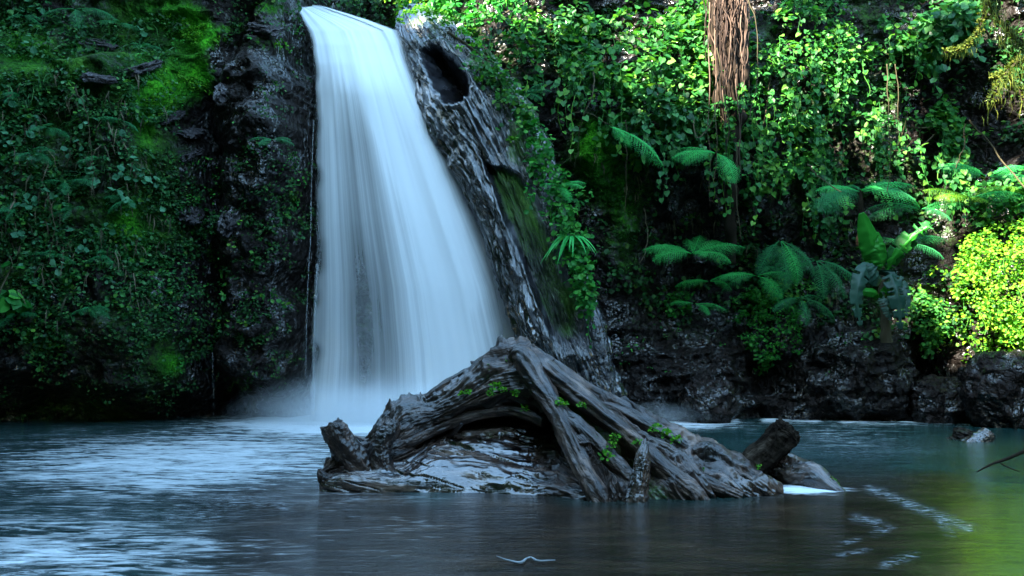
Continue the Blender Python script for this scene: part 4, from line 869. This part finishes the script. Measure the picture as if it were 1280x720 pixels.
bleaf([(1110,356,15.1),(1124,352,15.0),(1132,372,14.9),(1133,395,14.85)], .12, 'banana_old', .3, 10)
bleaf([(1100,372,15.1),(1094,366,14.95),(1082,364,14.9),(1072,362,14.9)], .08, 'banana', 0, 11, fold=.6)
bleaf([(1102,376,15.1),(1108,366,14.95),(1114,360,14.9),(1120,352,14.85)], .09, 'banana', 0, 12, fold=.6)
bleaf([(1104,380,15.1),(1106,372,14.9),(1110,385,14.8),(1113,400,14.8)], .12, 'banana_old', .3, 13)

# ------------------------------------------------------------ tree with aerial roots
tree = empty('old_tree', P(912, 330, 16.9), 'old tree trunk draped in hanging red brown aerial roots above the right bank', 'tree')
A2 = Acc(); A2.add(*tube(P([905, 908, 912, 914, 912, 915], [-90, 0, 90, 170, 240, 330], [16.4, 16.3, 16.2, 16.3, 16.6, 17.2]), [.34, .33, .28, .20, .13, .09], 20, 80, .5, 4)); A2.make('trunk', M['bark'], tree, True)
A3 = Acc()
for i in range(170):
    a0 = rng.normal(0, 1); x0 = 914 + a0 * 9 + rng.choice([-13, 0, 13]); d = rng.uniform(.0, .45); y0 = rng.uniform(-80, 25); ln = rng.choice([rng.uniform(30, 110), rng.uniform(120, 280)], p=[.9, .1])
    y1 = y0 + ln; ys_ = np.linspace(y0, y1, 9); xx = x0 - (x0 - 912) * .25 * np.linspace(0, 1, 9) + np.cumsum(rng.normal(0, 2.2, 9)); YY = 15.95 - d * math.exp(-a0 * a0 / 2) + .0028 * np.clip(ys_ - 120, 0, None) + rng.normal(0, .03, 9)
    A3.add(*tube(P(xx, ys_, YY), np.linspace(1, .4, 9) * rng.uniform(.005, .017), 5, 24))
A3.make('aerial_root', M['aerial'], tree, True)['kind'] = 'stuff'
# mossy branches in the upper right corner
def mossy(pts, r0, label, n, ln=(.15, .5), mm='moss_hang', name='mossy_branch'):
    pts = np.array(pts, float); c = crom(P(pts[:, 0], pts[:, 1], pts[:, 2]), 60)
    o = empty(name, c[0], label, 'branch'); A2 = Acc(); A2.add(*tube(c, np.linspace(r0, r0 * .35, 60), 8, None, .3, 3)); A2.make('wood', M['bark'], o, True)
    k = rng.integers(0, 60, n); pos = c[k] + rng.normal(0, .09, (n, 3)) * (.4 + vn(k / 4., 0, 3)[:, None] ** 2 * 2) + [0, -.03, -.02]
    V, T = leaves(pos, rdir(n) * .3 + [0, 0, -1], rdir(n) * .5 + [0, -1, 0], rng.uniform(ln[0] * .4, ln[1] * .8, n) * .6, 'blade', .9)
    A1 = Acc(); A1.add(V, T); V, T = clumps(c[::3], np.tile([[0., -.5, .5]], (20, 1)), .07, 20, .05, 'oval', .3); A1.add(V, T)
    A1.make('hanging_moss', M[mm], o); return o
mossy([(1330,40,14.6),(1290,60,14.6),(1262,40,14.5),(1240,10,14.4),(1225,-30,14.4)], .06, 'branch hung with golden moss in the upper right corner', 800)
mossy([(1330,90,14.3),(1285,72,14.3),(1255,95,14.2),(1235,130,14.2)], .04, 'drooping branch of yellow moss below the corner branch', 420)
mossy([(1330,150,14.2),(1290,138,14.2),(1262,96,14.3),(1240,98,14.3)], .035, 'thin mossy branch sticking out at the right edge', 260)
mossy([(1235,0,14.6),(1222,40,14.6),(1205,60,14.6),(1180,66,14.6)], .03, 'mossy twig crossing below the pale feathery shrub', 150, (.1, .3))
# single lianas
lg = 'lianas hanging down the walls'
def liana(pts, r, label, leafn=0, m='vine'):
    pts = np.array(pts, float); c = crom(P(pts[:, 0], pts[:, 1], pts[:, 2]), 50)
    c = c + np.stack([.02 * vn(np.linspace(0, 9, 50), 1, pts[0, 0]), 0 * c[:, 0], 0 * c[:, 0]], -1)
    o = tag(mk('liana', *tube(c, np.linspace(r, r * .6, 50), 6), M[m], smooth=True), label, 'liana', lg)
    return o
for pts, r, lb in [
    ([(743,90,16.0),(741,120,15.9),(727,150,16.0),(722,190,16.3)], .012, 'liana bending left over the mossy rock'),
    ([(700,150,16.5),(730,140,16.2),(765,158,16.0),(786,170,15.9)], .010, 'thin liana looping under the rim shrubs'),
    ([(866,150,15.6),(872,172,15.5),(886,160,15.5),(899,130,15.5)], .012, 'liana looped in front of the brown roots'),
    ([(896,60,15.4),(900,90,15.4),(893,120,15.4),(896,170,15.4),(893,230,15.6)], .012, 'pale liana straight down the left of the roots'),
    ([(782,150,15.9),(783,200,15.9),(781,265,16.0)], .008, 'short straight liana left of the big climber tip'),
    ([(920,180,15.6),(921,240,15.7),(926,300,15.8)], .012, 'straight liana dropping from the brown roots to the ferns'),
    ([(935,0,15.5),(945,30,15.4),(946,90,15.4),(938,150,15.4)], .010, 'pale liana just right of the brown roots'),
    ([(1108,80,15.6),(1110,130,15.6),(1113,190,15.6),(1110,240,15.7)], .010, 'liana hanging in the dark hollow of the right wall'),
    ([(1120,80,15.6),(1123,140,15.6),(1119,200,15.7)], .008, 'second finer liana hanging in the dark hollow'),
    ([(1210,150,15.0),(1225,165,15.0),(1245,190,14.9),(1280,235,14.6),(1300,250,14.5)], .018, 'long bare liana slanting down to the right edge'),
    ([(1206,155,15.0),(1204,185,15.0),(1194,210,15.1)], .012, 'short liana below the yellow moss branch'),
    ([(1010,205,15.4),(1025,222,15.4),(1052,240,15.3)], .014, 'bare twig slanting right towards the tree fern'),
    ([(800,330,15.9),(810,300,15.9),(806,260,16.0)], .010, 'dry stalk standing left of the wide fern'),
    ([(730,385,15.8),(738,372,15.7),(750,374,15.6),(745,366,15.6)], .010, 'curled bare root tip at the end of the trunk creeper'),
    ([(560,40,17.1),(590,60,16.9),(612,80,16.8),(628,110,16.7),(650,150,16.5)], .030, 'brown root running along the top of the leaning trunk'),
    ([(600,60,17.0),(625,88,16.8),(648,130,16.6),(662,180,16.4)], .022, 'second brown root beside the rim shrub above the trunk'),
    ([(95,110,14.4),(110,150,14.3),(118,220,14.3)], .008, 'dry strand hanging down the left bulge'),
    ([(60,240,14.3),(68,280,14.2),(62,330,14.2)], .008, 'second dry strand lower on the left bulge')]:
    liana(pts, r, lb)

fo_m, N, L, b = mat('foam_white'); b.inputs['Base Color'].default_value = (.28, .30, .31, 1); b.inputs['Roughness'].default_value = .6
q = np.array([(621,693),(634,698),(650,701),(658,696),(664,695),(672,699),(693,698)], float); d = H * F / (q[:, 1] - 440)
tag(mk('floating_leaf', *tube(np.stack([(q[:, 0] - 640) / F * d, d, np.full(len(q), .018)], -1), [.002, .006, .009, .006, .007, .008, .003], 8, 50, .2, 3, 1), fo_m, smooth=True), 'curled pale strip floating on the dark water in front of the driftwood', 'floating leaf')

# ------------------------------------------------------------ unseen tree-shaped leaf screens added to block the sun, with gaps for sunlit patches
s_r = unit(np.cross(SUN, [0, 0, 1.])); s_u = np.cross(s_r, SUN)
LIT = [(1320, 350, 50, 80), (1256, 356, 42, 66), (1270, 400, 26, 40), (1275, 420, 30, 40), (1235, 235, 26, 14), (1180, 238, 14, 8), (1262, 60, 26, 60), (1215, 20, 44, 24), (1135, 30, 20, 10), (905, 30, 26, 70), (860, 50, 24, 60), (950, 90, 14, 60), (1000, 80, 20, 30),
       (815, 20, 50, 30), (545, 28, 46, 22), (600, 18, 40, 20), (1045, 90, 22, 20), (1160, 285, 10, 8), (800, 110, 24, 24), (690, 20, 20, 10), (905, 120, 14, 30), (1105, 180, 12, 10), (940, 190, 14, 10), (1280, 330, 30, 60)]
holes = []
for (x, y, a_, b2) in LIT:
    n = max(4, int(a_ * b2 / 30)); q = rng.normal(0, .5, (n, 2)) * [a_, b2] + [x, y]
    p = hit(q[:, 0], q[:, 1]); p[:, 1] -= .7
    holes.append(np.stack([p @ s_r, p @ s_u], -1))
for (x, y, a_, b2, Y) in [(548, 28, 24, 8, 17.4), (1162, 288, 3, 3, 14.9), (1080, 236, 22, 3, 15.3), (1215, 246, 24, 4, 15.0), (905, 20, 20, 30, 15.9), (940, 20, 20, 40, 15.6)]:
    q = rng.normal(0, .5, (20, 2)) * [a_, b2] + [x, y]; p = P(q[:, 0], q[:, 1], Y); holes.append(np.stack([p @ s_r, p @ s_u], -1))
holes = np.concatenate(holes)
HR = .55
A3 = {0: Acc(), 1: Acc(), 2: Acc()}
n = 44000; cc = np.array([0, 13.0, 4.5]); cu, cv = cc @ s_r, cc @ s_u
uu = rng.uniform(-17, 17, n) + cu; vv_ = rng.uniform(-12, 9.5, n) + cv
dmin = np.full(n, 99.)
for h in holes: dmin = np.minimum(dmin, np.hypot(uu - h[0], vv_ - h[1]))
keep = dmin > HR + rng.uniform(0, .3, n); uu, vv_ = uu[keep], vv_[keep]; n = len(uu)
dist = (cc @ SUN) + 27 + rng.uniform(-2.5, 2.5, n)
pos = s_r * uu[:, None] + s_u * vv_[:, None] + SUN * dist[:, None]
print('canopy z', pos[:, 2].min(), pos[:, 2].max(), 'y', pos[:, 1].min(), pos[:, 1].max(), 'x', pos[:, 0].min(), pos[:, 0].max(), 'holes', len(holes))
third = np.clip(((uu - cu + 17) / 34 * 3).astype(int), 0, 2)
for i, lb in enumerate(('unseen tree-shaped leaf screen added to block the sun, nearest to the left wall', 'unseen tree-shaped leaf screen added to block the sun, in the middle', 'unseen tree-shaped leaf screen added to block the sun, nearest to the right wall')):
    k = third == i; pk = pos[k]; m_ = k.sum()
    ox, oy = float(pk[:, 0].mean()), float(pk[:, 1].mean()) - 2; o = empty('sun_screen_tree', (ox, oy, float(bankz(np.array(ox), np.array(oy)))), lb, 'tree')
    V, T = leaves(pk, rdir(m_), np.tile(SUN[None], (m_, 1)) + rdir(m_) * .35, rng.uniform(.6, .9, m_), 'oval', .95)
    mk('sun_screen_leaves', V, T, M['leaf_dark'], o)
    c0 = np.array(o.location); top = pk.mean(0); A2 = Acc(); A2.add(*tube(np.array([c0 + [0, 0, -1.5], c0 * .5 + top * .5 + [.4, -.5, 0], top]), [.55, .4, .2], 14, 40, .15))
    for j in rng.integers(0, m_, 14): A2.add(*tube(np.array([c0 * .35 + top * .65, (top + pk[j]) / 2 + [0, 0, -.6], pk[j]]), [.14, .09, .03], 7, 16))
    A2.make('trunk', M['bark'], o, True)
